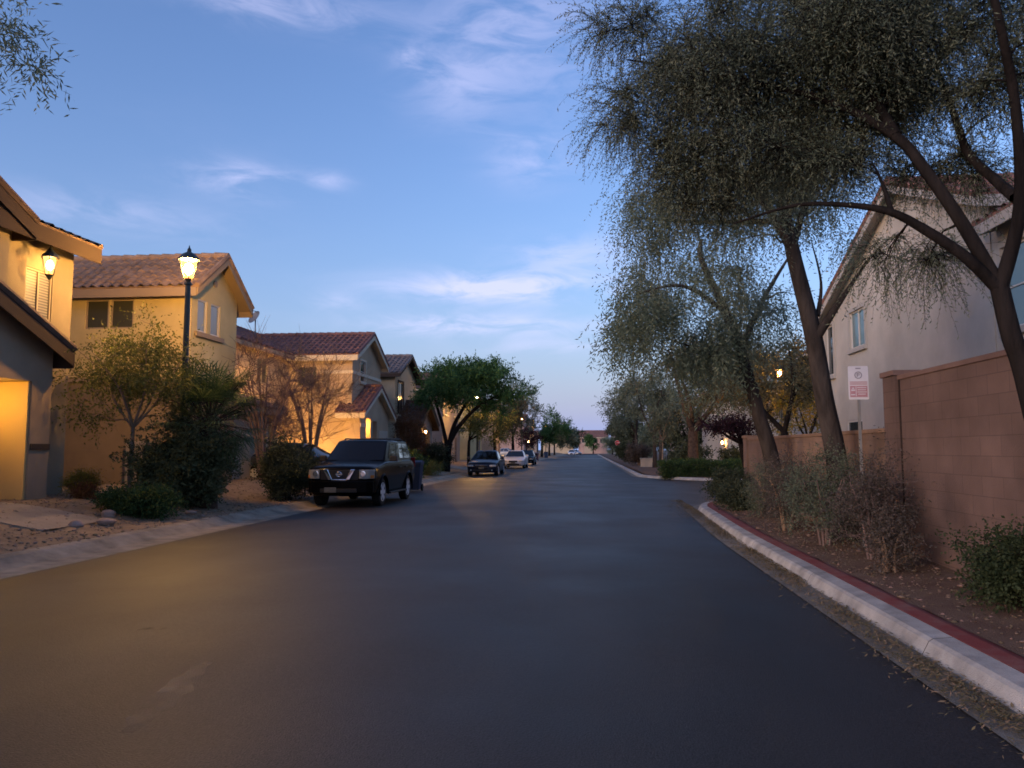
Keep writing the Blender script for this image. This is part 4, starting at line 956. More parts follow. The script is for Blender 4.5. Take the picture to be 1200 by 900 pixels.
for yy in (2.75, 3.5): MB().tube([(-.60, yy, 1.80), (.60, yy, 1.80)], .016, 8).build('roof_crossbar', M['plastic'], suv, **K)
em = MB(); em.tube([(.062 * math.cos(a), -.028, .86 + .062 * math.sin(a)) for a in np.linspace(0, 2 * PI, 25)], .011, 6); em.box(-.085, .085, -.042, -.018, .843, .878); em.build('emblem', M['chrome'], suv, **K)
strip('bumper', [(x, front_y(x) - .05 - .02 * (1 - (abs(x) / .86) ** 2)) for x in np.linspace(-.86, .86, 13)], (.385, .70), .16, 'paint_black', suv, .03)
strip('lower_intake', [(x, front_y(x) - .078) for x in np.linspace(-.48, .48, 7)], (.40, .50), .05, 'plastic', suv)
MB().box(-.36, -.05, -.100, -.085, .40, .53).build('license_plate', M['plate'], suv, bevel=.004, **K)

sed_sp = dict(paint='paint_navy', w=.90, L=4.75, wr=.325, wy=(.95, 3.75),
    st=[(0.0, .36, .34, .54, .02), (.03, .54, .28, .59, .03), (.08, .68, .24, .64, .04), (.16, .78, .21, .68, .05), (.40, .865, .20, .745, .07), (.9, .895, .20, .82, .075), (1.45, .90, .20, .91, .05), (1.9, .90, .20, .93, .01), (3.4, .90, .20, .95, .01), (3.95, .895, .21, .98, .03), (4.45, .86, .25, .97, .03), (4.68, .80, .32, .92, .02), (4.75, .72, .38, .84, .01)],
    gh=[(.90, 1.30, 4.25, .81, .77), (1.40, 2.28, 3.30, .58, .56)], side=[(.16, .50), (.53, .84)], mir=(1.72, .93), handles=[(2.4, .80), (3.2, .82)])
def dress_sedan(o, grille_m='plastic'):
    fy = lambda x: float(np.interp(abs(x), (0, .42, .58, .70, .79, .86), (-.006, 0, .03, .08, .16, .34)))
    strip('grille', [(x, fy(x) - .012) for x in np.linspace(-.34, .34, 7)], (.50, .61), .06, grille_m, o)
    strip('lower_intake', [(x, fy(x) - .012) for x in np.linspace(-.5, .5, 7)], (.27, .38), .06, 'plastic', o)
    for s in (-1, 1):
        strip('headlight', [(s * x, fy(x) - .015) for x in np.linspace(.46, .82, 8)], (.53, .64), .10, 'lens_clear', o, .03)
        MB().lathe([(.05, -.01), (.045, -.014)], (s * .60, .05, .33), 12, axis='y').build('fog_light', M['lens'], o, **K)
        strip('tail_light', [(s * x, 4.742 - .5 * max(0, x - .60)) for x in np.linspace(.45, .80, 5)], (.74, .88), .03, 'taillight', o)
    strip('chrome_strip', [(x, fy(x) - .02) for x in np.linspace(-.36, .36, 7)], (.61, .63), .03, 'chrome', o, .004)
    MB().box(-.16, .16, -.02, -.008, .41, .50).build('license_plate', M['plate'], o, **K)
    return o
G = 'cars parked along the left kerb'
dress_sedan(make_car(sed_sp, 'dark blue sedan parked facing us beyond the black SUV', (-6.05, 43.2, .012), 0, G))
wsp = dict(sed_sp); wsp['paint'] = 'paint_white'
dress_sedan(make_car(wsp, 'white sedan parked behind the dark blue sedan', (-5.95, 60.5, .012), 0, G))
gsp = dict(sed_sp); gsp['paint'] = 'paint_black'
dress_sedan(make_car(gsp, 'black sedan parked just beyond the white one', (-6.15, 74, .012), 0, G))
vsp = dict(sed_sp); vsp['paint'] = 'paint_silver'
dress_sedan(make_car(vsp, 'silver car on the lit driveway of the pinkish house', (-9.9, 116, .3), R(80), 'cars standing on driveways'))
dsp = dict(sed_sp); dsp['paint'] = 'paint_grey'
dress_sedan(make_car(dsp, 'dark grey car on the driveway behind the dark round bush', (-8.0, 25.9, .30), R(70), 'cars standing on driveways'))
dress_sedan(make_car(wsp, 'white car at the far end of the street, left of two', (-4.6, 205, .012), 0, G))
dress_sedan(make_car(vsp, 'pale car at the far end of the street, right of two', (-2.6, 226, .03), R(35), G))
# ------------------------------------------------------------------ plants
def unit(a): return a / np.maximum(np.linalg.norm(a, axis=-1, keepdims=True), 1e-9)

def tubes_np(P, r0, r1, n=3):
    """many thin tubes at once: P (N,K,3)"""
    N_, K_, _ = P.shape; T = unit(np.gradient(P, axis=1)); up = np.where(np.abs(T[..., 2:3]) < .9, np.array([0, 0, 1.0]), np.array([1.0, 0, 0]))
    U = unit(np.cross(T, up)); W_ = np.cross(T, U); rad = np.asarray(r0).reshape(-1, 1) + (np.asarray(r1) - np.asarray(r0)).reshape(-1, 1) * np.linspace(0, 1, K_)[None]
    rings = [P + (U * math.cos(2 * PI * j / n) + W_ * math.sin(2 * PI * j / n)) * rad[..., None] for j in range(n)]
    V = np.stack(rings, 2).reshape(-1, 3); idx = np.arange(N_ * K_ * n).reshape(N_, K_, n); nx = np.roll(idx, -1, 2)
    Fq = np.stack([idx[:, :-1], nx[:, :-1], nx[:, 1:], idx[:, 1:]], -1).reshape(-1, 4)
    return V, Fq

class Quads:
    def __init__(s): s.V = []; s.F = []; s.n = 0
    def add(s, V, Fq): s.V.append(V); s.F.append(Fq + s.n); s.n += len(V)
    def build(s, name, m, parent, smooth=False): 
        if not s.V: return None
        return np_mesh(name, np.concatenate(s.V), np.concatenate(s.F), m, parent, smooth=smooth)

def bez(a, b, c, k): t = np.linspace(0, 1, k)[:, None]; return (1 - t) ** 2 * a + 2 * t * (1 - t) * b + t * t * c

def smooth_path(pts, radii, k=6):
    P = np.array(pts, float); n = len(P); out = []; rr = []
    for i in range(n - 1):
        p0, p1, p2, p3 = P[max(i - 1, 0)], P[i], P[i + 1], P[min(i + 2, n - 1)]
        for t in np.linspace(0, 1, k, endpoint=False):
            out.append(.5 * (2 * p1 + (p2 - p0) * t + (2 * p0 - 5 * p1 + 4 * p2 - p3) * t * t + (3 * p1 - p0 - 3 * p2 + p3) * t ** 3)); rr.append(radii[i] + (radii[i + 1] - radii[i]) * t)
    out.append(P[-1]); rr.append(radii[-1]); return np.array(out), rr

def tree(name, label, cat, base, limbs, blobs, leafm, barkm, strands=6, per=10, slen=.45, llen=.06, lw=.012, droop=.10, spread=.9, br=(.018, .004),
         group=None, seed=1, twigs=False, sag=.15, shell=.45, leaves=True, stems=False, leaf_up=0.0, sides=7, clump=6, csig=.13):
    """trunk and limbs as tapering tubes; branches grown from them to points spread through the crown's volume; leaves on strands at their ends"""
    g = np.random.default_rng(seed); o = thing(name, label, cat, base, group)
    wood = MB(); skel = []; srad = []
    for pts, rad in limbs:
        p, r = smooth_path(pts, rad); wood.tube(p, r, sides, cap=False); skel.append(p); srad += r
    sk = np.concatenate(skel); sr = np.array(srad)
    anchors = []
    for c, rad, n in blobs:
        nc = max(3, n // clump); v = unit(g.normal(size=(nc, 3))) * (g.random((nc, 1)) ** shell); ci = g.integers(0, nc, n)
        anchors.append(np.array(c) + (v[ci] + g.normal(size=(n, 3)) * csig * g.uniform(.5, 1.4, (nc, 1))[ci]) * np.array(rad))
    A = np.concatenate(anchors); A = A[A[:, 2] > base[2] + .05]
    # nearest first so later branches fork from earlier ones
    d = np.min(np.linalg.norm(A[:, None] - sk[None], axis=2), 1) if len(A) * len(sk) < 4e6 else np.linalg.norm(A - np.array(base), axis=1)
    A = A[np.argsort(d)]
    SK = np.empty((len(sk) + len(A) * 5, 3)); SRr = np.empty(len(SK)); n = len(sk); SK[:n] = sk; SRr[:n] = sr
    branches = []; b0 = []; dirs = []
    zmin = np.quantile(sk[:, 2], .25)
    for a in A:
        dd = np.linalg.norm(SK[:n] - a, axis=1) + (SK[:n, 2] > a[2]) * .25 + (SK[:n, 2] < zmin) * .5
        k = int(np.argmin(dd)); s = SK[k]; L_ = np.linalg.norm(a - s)
        mid = (s + a) / 2 + np.array([0, 0, sag * L_]) + g.normal(size=3) * .10 * L_
        P = bez(s, mid, a, 6); P[1:-1] += g.normal(size=(4, 3)) * .025 * L_
        branches.append(P); r = min(br[0] * (.5 + L_ * .9), SRr[k] * .75); b0.append(max(r, br[1])); dirs.append(unit(P[-1] - P[-3]))
        for q in range(1, 6): SK[n] = P[q]; SRr[n] = max(r + (br[1] - r) * q / 5, br[1]); n += 1
    B = np.array(branches); D = np.array(dirs)
    q = Quads(); wv = np.array(wood.v); 
    V, Fq = tubes_np(B, np.array(b0), np.full(len(B), br[1]), 4); 
    q.add(wv, np.array(wood.f)); q.add(V, Fq)
    # strands
    N_ = len(A) * strands; ai = np.repeat(np.arange(len(A)), strands); t = g.random(N_) * .65 + .35
    x = t * 5; k = np.minimum(x.astype(int), 4); f = (x - k)[:, None]; S = B[ai, k] * (1 - f) + B[ai, k + 1] * f
    dr = unit(D[ai] * .55 + g.normal(size=(N_, 3)) * spread * .7 + np.array([0, 0, .12])); step = slen * (.6 + .8 * g.random((N_, 1))) / per
    P = np.empty((N_, per + 1, 3)); P[:, 0] = S; cur = dr.copy()
    for i in range(per):
        P[:, i + 1] = P[:, i] + cur * step; cur = unit(cur + np.array([0, 0, -droop]) + g.normal(size=(N_, 3)) * .10)
    if twigs or stems:
        tw = br[1] * .75; V, Fq = tubes_np(P, np.full(N_, tw), np.full(N_, tw * .35), 3); q.add(V, Fq)
    q.build('trunk' if name != 'shrub' else 'stems', M[barkm], o, True)
    if leaves:
        C = P[:, 1:].reshape(-1, 3); T = unit(np.diff(P, axis=1)).reshape(-1, 3); m_ = len(C)
        sd = unit(np.cross(T, g.normal(size=(m_, 3)))); ld = unit(T * .75 + sd * .8 + np.array([0, 0, leaf_up]) + g.normal(size=(m_, 3)) * .2)
        nn = unit(np.cross(ld, g.normal(size=(m_, 3)))); ln = llen * g.uniform(.6, 1.35, (m_, 1)); ww = lw * g.uniform(.7, 1.3, (m_, 1))
        V = np.stack([C, C + ld * ln * .45 + nn * ww, C + ld * ln, C + ld * ln * .45 - nn * ww], 1)
        np_mesh('crown', V.reshape(-1, 3), np.arange(4 * m_).reshape(-1, 4), M[leafm], o)
    return o

def P_(px, py, Y): return at(px, py, Y)

# near right tree: fork at head height by the wall, limbs over the street
TR = 'street trees along the right side'
f0 = P_(1172, 338, 6.0)
tree('street_tree', 'dark forked tree nearest on the right, its feathery branches over the street', 'tree', (3.38, 5.75, .17),
     [([(3.38, 5.75, .05), (3.34, 5.8, .7), P_(1203, 445, 6.0), P_(1186, 395, 6.0), f0], [.12, .09, .076, .07, .066]),
      ([f0, P_(1128, 262, 6.1), P_(1085, 200, 6.2), P_(1050, 160, 6.35), P_(980, 122, 6.6), P_(900, 100, 6.8), P_(800, 80, 7.0), P_(735, 70, 7.0)], [.055, .05, .046, .042, .032, .024, .013, .007]),
      ([P_(1168, 336, 6.0), P_(1130, 300, 6.0), P_(1082, 268, 6.05), P_(1042, 248, 6.1), P_(990, 240, 6.2), P_(930, 241, 6.4), P_(860, 262, 6.7)], [.05, .043, .038, .03, .022, .015, .007]),
      ([f0, P_(1192, 265, 5.9), P_(1196, 200, 5.9), P_(1188, 110, 5.8), P_(1170, 20, 5.6), P_(1150, -70, 5.6), P_(1120, -160, 5.8)], [.056, .047, .042, .036, .03, .023, .013]),
      ([P_(1190, 232, 5.95), P_(1165, 210, 6.3), P_(1135, 180, 6.5), P_(1120, 140, 6.8), P_(1090, 60, 7.2)], [.045, .04, .035, .03, .015]),
      ([P_(1045, 248, 6.1), P_(1034, 215, 6.3), P_(1022, 190, 6.5)], [.024, .015, .004]),
      ([P_(1050, 160, 6.35), P_(1000, 80, 6.8), P_(930, 0, 7.2), P_(850, -80, 7.4)], [.05, .04, .03, .015]),
      ([P_(1150, -70, 5.6), P_(1000, -150, 6.2), P_(850, -220, 6.8)], [.04, .03, .012])],
     [(P_(900, 90, 6.9), (1.15, 1.0, .62), 230), (P_(800, 60, 7.1), (.72, .8, .60), 95), (P_(1000, 40, 6.9), (.9, 1.0, .75), 170), (P_(860, 190, 7.0), (.75, .9, .40), 120), (P_(760, 130, 7.1), (.45, .6, .42), 32), (P_(905, -60, 7.0), (1.4, 1.2, .7), 150),
      (P_(975, 165, 6.8), (.45, .7, .36), 44), (P_(1120, 80, 6.8), (.75, .9, .75), 95), (P_(1180, 40, 6.3), (.5, .8, .7), 50), (P_(1060, 40, 6.9), (.6, .8, .6), 60), (P_(1085, 320, 6.5), (.55, .4, .32), 18), (P_(1115, 215, 6.9), (.55, .5, .3), 34), (P_(1100, -100, 6.2), (1.0, 1.2, .8), 60), (P_(715, 130, 7.1), (.30, .5, .40), 16)],
     'leaf_acacia', 'bark', strands=14, per=16, slen=.50, llen=.035, lw=.0047, droop=.10, br=(.016, .0028), clump=8, csig=.11, group=TR, seed=11, stems=True)

# second right tree, willowy, by the sign
fB = P_(928, 292, 11.6)
tree('street_tree', 'tall weeping tree leaning beside the parking sign, second from the right', 'tree', (3.72, 11.9, .17),
     [([(3.74, 11.9, .05), P_(980, 540, 11.9), P_(966, 470, 11.8), P_(952, 390, 11.7), fB, P_(915, 215, 11.6), P_(905, 120, 11.6)], [.25, .155, .14, .13, .108, .07, .03]),
      ([P_(955, 398, 11.7), P_(972, 372, 11.5), P_(992, 342, 11.3), P_(1020, 300, 11.2)], [.085, .06, .035, .008]),
      ([P_(958, 370, 11.7), P_(962, 330, 11.9), P_(950, 280, 12.2)],  [.04, .02, .005]),
      ([fB, P_(890, 230, 11.2), P_(830, 190, 11.0), P_(760, 180, 11.0)], [.08, .055, .035, .012]),
      ([fB, P_(955, 210, 12.0), P_(1000, 150, 12.5)], [.06, .04, .015]),
      ([P_(920, 260, 11.6), P_(870, 260, 12.0), P_(800, 260, 12.4), P_(745, 255, 12.5)], [.06, .04, .025, .01])],
     [(P_(860, 215, 11.7), (1.5, 1.5, .9), 95), (P_(785, 235, 11.9), (.75, 1.0, .65), 52), (P_(940, 170, 12.1), (1.0, 1.3, .8), 60), (P_(880, 110, 11.7), (1.9, 1.5, .9), 80), (P_(850, 300, 12.0), (.9, 1.0, .4), 24), (P_(775, 275, 12.2), (.5, .8, .4), 16), (P_(1010, 290, 11.6), (.3, .5, .25), 4)],
     'leaf_willow', 'bark_grey', strands=14, per=17, slen=.85, llen=.062, lw=.0082, droop=.24, br=(.02, .004), group=TR, seed=21, sag=.1)

# third right tree
tree('street_tree', 'leaning grey tree with drooping leaves at the end of the tan block wall', 'tree', (3.62, 15.7, .17),
     [([(3.62, 15.7, .05), P_(905, 545, 15.6), P_(890, 490, 15.5), P_(876, 440, 15.4), P_(850, 365, 15.2), P_(822, 305, 15.0), P_(822, 280, 15.0)], [.25, .16, .14, .12, .09, .06, .03]),
      ([P_(868, 410, 15.3), P_(895, 350, 15.6), P_(925, 300, 16)], [.07, .05, .02]), ([P_(850, 365, 15.2), P_(800, 335, 14.8), P_(745, 345, 14.6)], [.06, .035, .012]),
      ([P_(878, 450, 15.4), P_(840, 420, 15.0), P_(780, 395, 14.8)], [.06, .035, .012])],
     [(P_(775, 350, 14.9), (1.1, 1.3, .8), 72), (P_(850, 340, 15.3), (1.4, 1.3, .8), 42), (P_(740, 390, 14.8), (.55, .8, .5), 24), (P_(830, 410, 15.2), (1.2, 1.0, .5), 50), (P_(925, 350, 16), (.6, 1, .5), 10)],
     'leaf_teal', 'bark_grey', strands=11, per=13, slen=.95, llen=.10, lw=.012, droop=.26, br=(.022, .005), group=TR, seed=31, sag=.1)

def simple_tree(label, base, h, c0, rad, n, leafm, barkm='bark', tr=.12, seed=1, group=None, lean=(0, 0), forks=4, name='tree', cat='tree', **k):
    """trunk forking into a few limbs under a crown of one or more lobes"""
    g = random.Random(seed); x, y, z = base; cz = c0[2]; fz = z + h; fk = (x + lean[0] * .6, y + lean[1] * .6, fz)
    limbs = [([(x, y, z - .1), (x + lean[0] * .2 + g.uniform(-.05, .05), y, z + h * .5), fk], [tr * 1.25, tr, tr * .85])]
    for i in range(forks):
        a = 2 * PI * (i + g.random() * .6) / forks; e = (c0[0] + rad[0] * .62 * math.cos(a), c0[1] + rad[1] * .62 * math.sin(a), cz + rad[2] * g.uniform(.1, .6))
        m_ = tuple((fk[j] * .55 + e[j] * .45) + (g.uniform(-.1, .1) * rad[0]) for j in range(3)); limbs.append(([fk, m_, e], [tr * .62, tr * .4, tr * .12]))
    bl = [(c0, rad, n // 2)]
    for i in range(5):
        a = g.random() * 6.28; q = g.uniform(.35, .65); bl.append(((c0[0] + rad[0] * q * math.cos(a), c0[1] + rad[1] * q * math.sin(a), cz + rad[2] * g.uniform(-.35, .55)), tuple(r * g.uniform(.38, .55) for r in rad), n // 10))
    kk = dict(strands=7, per=6, slen=.5, llen=.11, lw=.03, droop=.06, br=(.03, .008), seed=seed, group=group); kk.update(k)
    return tree(name, label, cat, base, limbs, bl, leafm, barkm, **kk)

# beyond the side street on the right
RB = 'trees beyond the side street'
simple_tree('broad olive brown tree with a thick brown trunk behind the hedge', (5.75, 43.5, .14), 2.4, (6.2, 43.5, 5.6), (3.6, 3.2, 2.7), 260, 'leaf_olive', 'bark_brown', .30, 41, RB, strands=8, per=7, slen=.8, llen=.16, lw=.035, droop=.12)
simple_tree('olive tree behind the tan block wall with its crown over the wall', (7.0, 28.5, .14), 2.0, (6.6, 28.8, 4.3), (2.7, 2.4, 2.1), 220, 'leaf_olive', 'bark', .16, 42, RB, strands=8, per=8, slen=.7, llen=.10, lw=.02, droop=.14)
simple_tree('gold lit tree beside the side street lamp', (11.3, 41.2, .14), 1.8, (11.3, 41.2, 3.6), (1.9, 1.7, 1.9), 130, 'leaf_gold', 'bark', .11, 43, RB, strands=8, per=7, slen=.5, llen=.12, lw=.03)  # gold leaf colour carries the lamplight on this crown
simple_tree('small purple leaved tree at the side street corner', (4.55, 22.6, .14), 1.55, (4.0, 22.6, 2.05), (.95, .9, .42), 90, 'leaf_purple', 'bark', .10, 44, RB, lean=(-.35, 0), strands=8, per=6, slen=.3, llen=.07, lw=.02)
simple_tree('slim pale green sapling with a thin trunk at the kerb', (4.9, 52, .14), 1.9, (4.9, 52, 3.2), (1.1, 1.1, 1.5), 80, 'leaf_greygreen', 'bark_pale', .05, 45, RB, strands=7, per=6, slen=.4, llen=.12, lw=.03)
simple_tree('grey green tree at the kerb before the far right trees', (5.0, 60, .14), 2.4, (4.6, 60, 5.2), (2.4, 2.4, 2.4), 180, 'leaf_greygreen', 'bark_grey', .15, 46, RB, strands=8, per=7, slen=.8, llen=.16, lw=.035, droop=.15)
simple_tree('tall grey green tree at the left edge of the right hand trees', (5.1, 84, .14), 3.0, (4.3, 84, 6.2), (3.0, 3, 3.2), 200, 'leaf_greygreen', 'bark_grey', .18, 47, RB, strands=8, per=7, slen=.9, llen=.20, lw=.05, droop=.1)
simple_tree('dull green tree in the distance on the right past the whitish house', (6.6, 72, .14), 2.6, (7.2, 72, 5.6), (3.0, 3, 3.0), 170, 'leaf_willow', 'bark_grey', .18, 48, RB, strands=8, per=7, slen=.9, llen=.18, lw=.045)
simple_tree('dark tree near the little stop sign', (6.2, 108, .14), 3, (5.8, 108, 5.0), (3.0, 3, 3.0), 150, 'leaf_dark', 'bark', .2, 49, RB, slen=.9, llen=.25, lw=.07)
simple_tree('farthest tree on the right side of the street', (7.0, 150, .14), 3, (6.4, 150, 4.6), (3.2, 3.2, 3.0), 130, 'leaf_dark', 'bark', .2, 50, RB, slen=.9, llen=.3, lw=.09)
for i, (x, y, r, lb) in enumerate(((9.5, 74, 3.2, 'dark round tree behind the sapling and utility box'), (9.0, 98, 3.0, 'bushy tree in the right hand row before the stop sign'), (8.0, 126, 3.4, 'dim tree in the right hand row just past the stop sign'), (11.5, 138, 3.6, 'dim broad tree set back behind the right hand row'), (8.5, 180, 3.8, 'faint dark tree near the far end of the right hand row'), (6.5, 215, 3.4, 'last faint tree on the right beside the end houses'))):
    simple_tree(lb, (x, y, .14), 1.4, (x, y, 3.4), (r, r, 3.1), 150, 'leaf_willow' if i % 2 else 'leaf_dark', 'bark', .18, 140 + i, RB, slen=.9, llen=.3, lw=.09)
simple_tree('big dark tree filling the gap behind the olive trees', (10.5, 48, .14), 3, (10.2, 48, 5.6), (3.6, 3.4, 3.2), 240, 'leaf_olive', 'bark', .25, 51, RB, strands=8, per=7, slen=.9, llen=.18, lw=.045)

def shrub(label, base, rad, n, leafm, barkm='bark', seed=1, stems=6, group=None, name='shrub', **k):
    g = random.Random(seed); x, y, z = base; limbs = []
    for i in range(stems):
        a = 2 * PI * (i + g.random()) / stems; limbs.append(([(x + .06 * math.cos(a), y + .06 * math.sin(a), z - .05), (x + rad[0] * .3 * math.cos(a), y + rad[1] * .3 * math.sin(a), z + rad[2] * .8), (x + rad[0] * .55 * math.cos(a), y + rad[1] * .55 * math.sin(a), z + rad[2] * 1.35)], [.02, .014, .006]))
    bl = [((x, y, z + rad[2] * .95), rad, n)]
    for i in range(4): a = g.random() * 6.28; bl.append(((x + .5 * rad[0] * math.cos(a), y + .5 * rad[1] * math.sin(a), z + rad[2] * g.uniform(.7, 1.3)), tuple(r * .5 for r in rad), n // 6))
    kk = dict(strands=6, per=6, slen=.22, llen=.05, lw=.012, droop=.03, br=(.012, .003), seed=seed, group=group, sides=5); kk.update(k)
    return tree(name, label, 'shrub', base, limbs, bl, leafm, barkm, **kk)

def hedge(label, x0, x1, y0, y1, z0, h, leafm, seed):
    g = np.random.default_rng(seed); o = thing('hedge', label, 'hedge', ((x0 + x1) / 2, (y0 + y1) / 2, z0)); n = 16000
    p = g.uniform((x0, y0, z0), (x1, y1, z0 + h), (n, 3)); f = g.integers(0, 3, n); p[f == 0, 2] = z0 + h; p[f == 1, 1] = y0; p += g.normal(size=p.shape) * .07 + np.sin(p[:, :1] * 2.3 + p[:, 1:2]) * .05
    d = unit(g.normal(size=(n, 3)) + np.array([0, -.3, .5])); s = unit(np.cross(d, g.normal(size=(n, 3)))); l = g.uniform(.05, .13, (n, 1))
    np_mesh('foliage', np.stack([p, p + d * l * .5 + s * l * .22, p + d * l, p + d * l * .5 - s * l * .22], 1).reshape(-1, 3), np.arange(4 * n).reshape(-1, 4), M[leafm], o)
    b = MB()
    for k in range(9): xx = x0 + (x1 - x0) * (k + .5) / 9; b.tube([(xx, (y0 + y1) / 2, z0 - .1), (xx + .05, (y0 + y1) / 2, z0 + h * .8)], [.05, .02], 6)
    b.box(x0 + .12, x1 - .12, y0 + .12, y1 - .12, z0 - .05, z0 + h - .13); b.build('stems', M['leaf_dark'], o)
    return o
hedge('low clipped green hedge across the side street', 3.6, 9.0, 39.4, 41.2, .14, .72, 'leaf_bush', 3)

RS = 'shrubs along the right hand walls'
shrub('sparse mauve grey shrub against the end of the tall pinkish wall', (3.42, 10.5, .16), (.42, .75, .62), 200, 'leaf_mauve', 'twig_purple', 61, group=RS, strands=6, per=7, slen=.28, llen=.03, lw=.007, stems_n=0) if False else None
tree_k = dict(strands=6, per=7, slen=.26, llen=.032, lw=.008)
def rshrub(label, b, rad, n, lm, bm, seed, **k):
    kk = dict(tree_k); kk.update(k); kk.pop('stems', None)
    return shrub(label, b, rad, n, lm, bm, seed, 7, RS, **kk)
rshrub('sparse mauve grey shrub at the end of the tall pinkish wall', (3.45, 9.9, .17), (.40, .62, .66), 150, 'leaf_mauve', 'twig_purple', 61)
rshrub('twiggy grey green shrub below the parking sign', (3.35, 11.5, .17), (.50, .75, .68), 190, 'leaf_greygreen', 'twig_purple', 62)
rshrub('dull purple brown shrub left of the leaning weeping tree', (3.3, 13.4, .17), (.48, .85, .62), 180, 'leaf_mauve', 'twig', 63)
rshrub('twiggy shrub against the tan wall near its far end', (3.55, 15.9, .17), (.42, .8, .55), 180, 'leaf_greygreen', 'twig', 64)
rshrub('green bush at the foot of the wall nearest on the right', (3.62, 7.0, .17), (.42, .5, .30), 200, 'leaf_dimgreen', 'bark', 65, slen=.2, llen=.035, lw=.010)
rshrub('small twiggy dead shrub standing by the wall between the bushes', (3.3, 9.0, .17), (.22, .25, .28), 60, 'leaf_mauve', 'twig', 66)
rshrub('dark low bush at the kerb corner, nearer of two', (3.35, 18.0, .17), (.42, .55, .26), 170, 'leaf_dark', 'bark', 67, llen=.05, lw=.015)
rshrub('dark low bush at the kerb corner, farther and taller of two', (3.45, 19.9, .17), (.50, .55, .38), 190, 'leaf_dark', 'bark', 68, llen=.05, lw=.015)
FS = 'rounded shrubs along the far right kerb'
shrub('rounded brownish shrub beside the utility box', (4.3, 68, .14), (1.0, 1.0, 1.0), 160, 'leaf_mauve', 'twig', 71, group=FS, slen=.4, llen=.12, lw=.04)
shrub('rounded dark green shrub left of the brownish one on the far right kerb', (4.1, 88, .14), (.9, 1.0, 1.1), 160, 'leaf_dark', 'bark', 72, group=FS, slen=.4, llen=.14, lw=.05)
shrub('dark green shrub under the sapling beyond the hedge', (6.4, 50, .14), (1.3, 1.2, .9), 170, 'leaf_dark', 'bark', 73, group=FS, slen=.4, llen=.12, lw=.04)
shrub('wide dark shrub behind the hedge near the whitish house', (9.0, 46.5, .14), (1.5, 1.2, .8), 170, 'leaf_dark', 'bark', 74, group=FS, slen=.4, llen=.12, lw=.04)

# left side
bz = float(gz(-10.25, 16.4))
simple_tree('slender yellow green young tree in front of the nearest house', (-10.25, 16.4, bz), 1.55, (-10.35, 16.4, 3.2), (2.0, 1.4, 1.5), 220, 'leaf_yellowgreen', 'bark_pale', .05, 81, lean=(.05, 0), forks=6, strands=8, per=8, slen=.5, llen=.075, lw=.017, droop=.1, br=(.016, .004), sag=.08)
# palm: fans on a short trunk with dead fronds below
bz = float(gz(-8.75, 17.0))
PX, PY = -8.75, 17.0
pl = thing('palm', 'bushy dark fan palm in front of the nearest street lamp', 'palm', (PX, PY, bz))
MB().lathe([(.26, -.05), (.24, .4), (.22, 1.1), (.20, 1.7), (.12, 1.95)], (PX, PY, bz), 12).build('trunk', M['bark_brown'], pl, smooth=True)
g = np.random.default_rng(5); q = Quads(); st = MB()
for i in range(90):
    az = g.uniform(0, 6.28); el = R(g.uniform(-35, 80)); d = np.array((math.cos(az) * math.cos(el), math.sin(az) * math.cos(el), math.sin(el)))
    c0 = np.array((PX, PY, bz + 1.85)) + g.normal(size=3) * .05; ln = g.uniform(.55, 1.15); e = c0 + d * ln; st.tube([c0, (c0 + e) / 2 + np.array((0, 0, .05)), e], [.018, .012, .009], 4)
    s = unit(np.cross(d, (0, 0, 1.0))); up = np.cross(s, d)
    for k in range(17):
        a = R(-95 + 190 * k / 16); bd = unit(d * math.cos(a) + s * math.sin(a) + up * .12); L_ = .68 * (1 - .25 * abs(a) / 1.7) * g.uniform(.85, 1.1); w = unit(np.cross(bd, up)) * .016
        m1 = e + bd * L_ * .55; tip = e + bd * L_ + np.array((0, 0, -.14 * g.uniform(.5, 1.5)))
        q.add(np.array([e, m1 + w, tip, m1 - w]), np.array([[0, 1, 2, 3]]))
st.build('petioles', M['bark_brown'], pl); q.build('fronds', M['leaf_palm'], pl)
LS = 'shrubs in the front yards on the left'
def lshrub(label, x, y, rad, n, lm, bm, seed, **k): return shrub(label, (x, y, float(gz(x, y))), rad, n, lm, bm, seed, group=LS, **k)
lshrub('dark leafy shrub spreading under the fan palm', -8.95, 16.5, (1.15, .8, 1.05), 560, 'leaf_deep', 'bark', 82, llen=.07, lw=.02)
lshrub('dark shrub left of the palm by the meter cabinet', -10.6, 19.0, (.9, .8, .55), 200, 'leaf_deep', 'bark', 83, llen=.07, lw=.02)
lshrub('big rounded dark bush beside the front of the black SUV', -8.15, 20.4, (.82, .85, .84), 420, 'leaf_dark', 'bark', 84, slen=.26, llen=.06, lw=.02)
lshrub('low bright green shrub at the gravel edge nearest the kerb', -8.75, 14.5, (.72, .6, .26), 240, 'leaf_bush', 'bark', 85, llen=.06, lw=.014)
lshrub('small yellowish shrub at the corner of the nearest house', -10.85, 15.6, (.26, .26, .26), 110, 'leaf_gold', 'twig', 86, llen=.04, lw=.008)
lshrub('small brown dried tuft left of the young tree trunk', -10.5, 15.3, (.22, .22, .13), 70, 'leaf_rust', 'twig', 87, llen=.04, lw=.008)
lshrub('bronze brown shrub behind the young tree against the yellow house', -11.0, 19.6, (.6, .6, .3), 110, 'leaf_rust', 'twig', 88)
BT = 'bare winter shrubs'
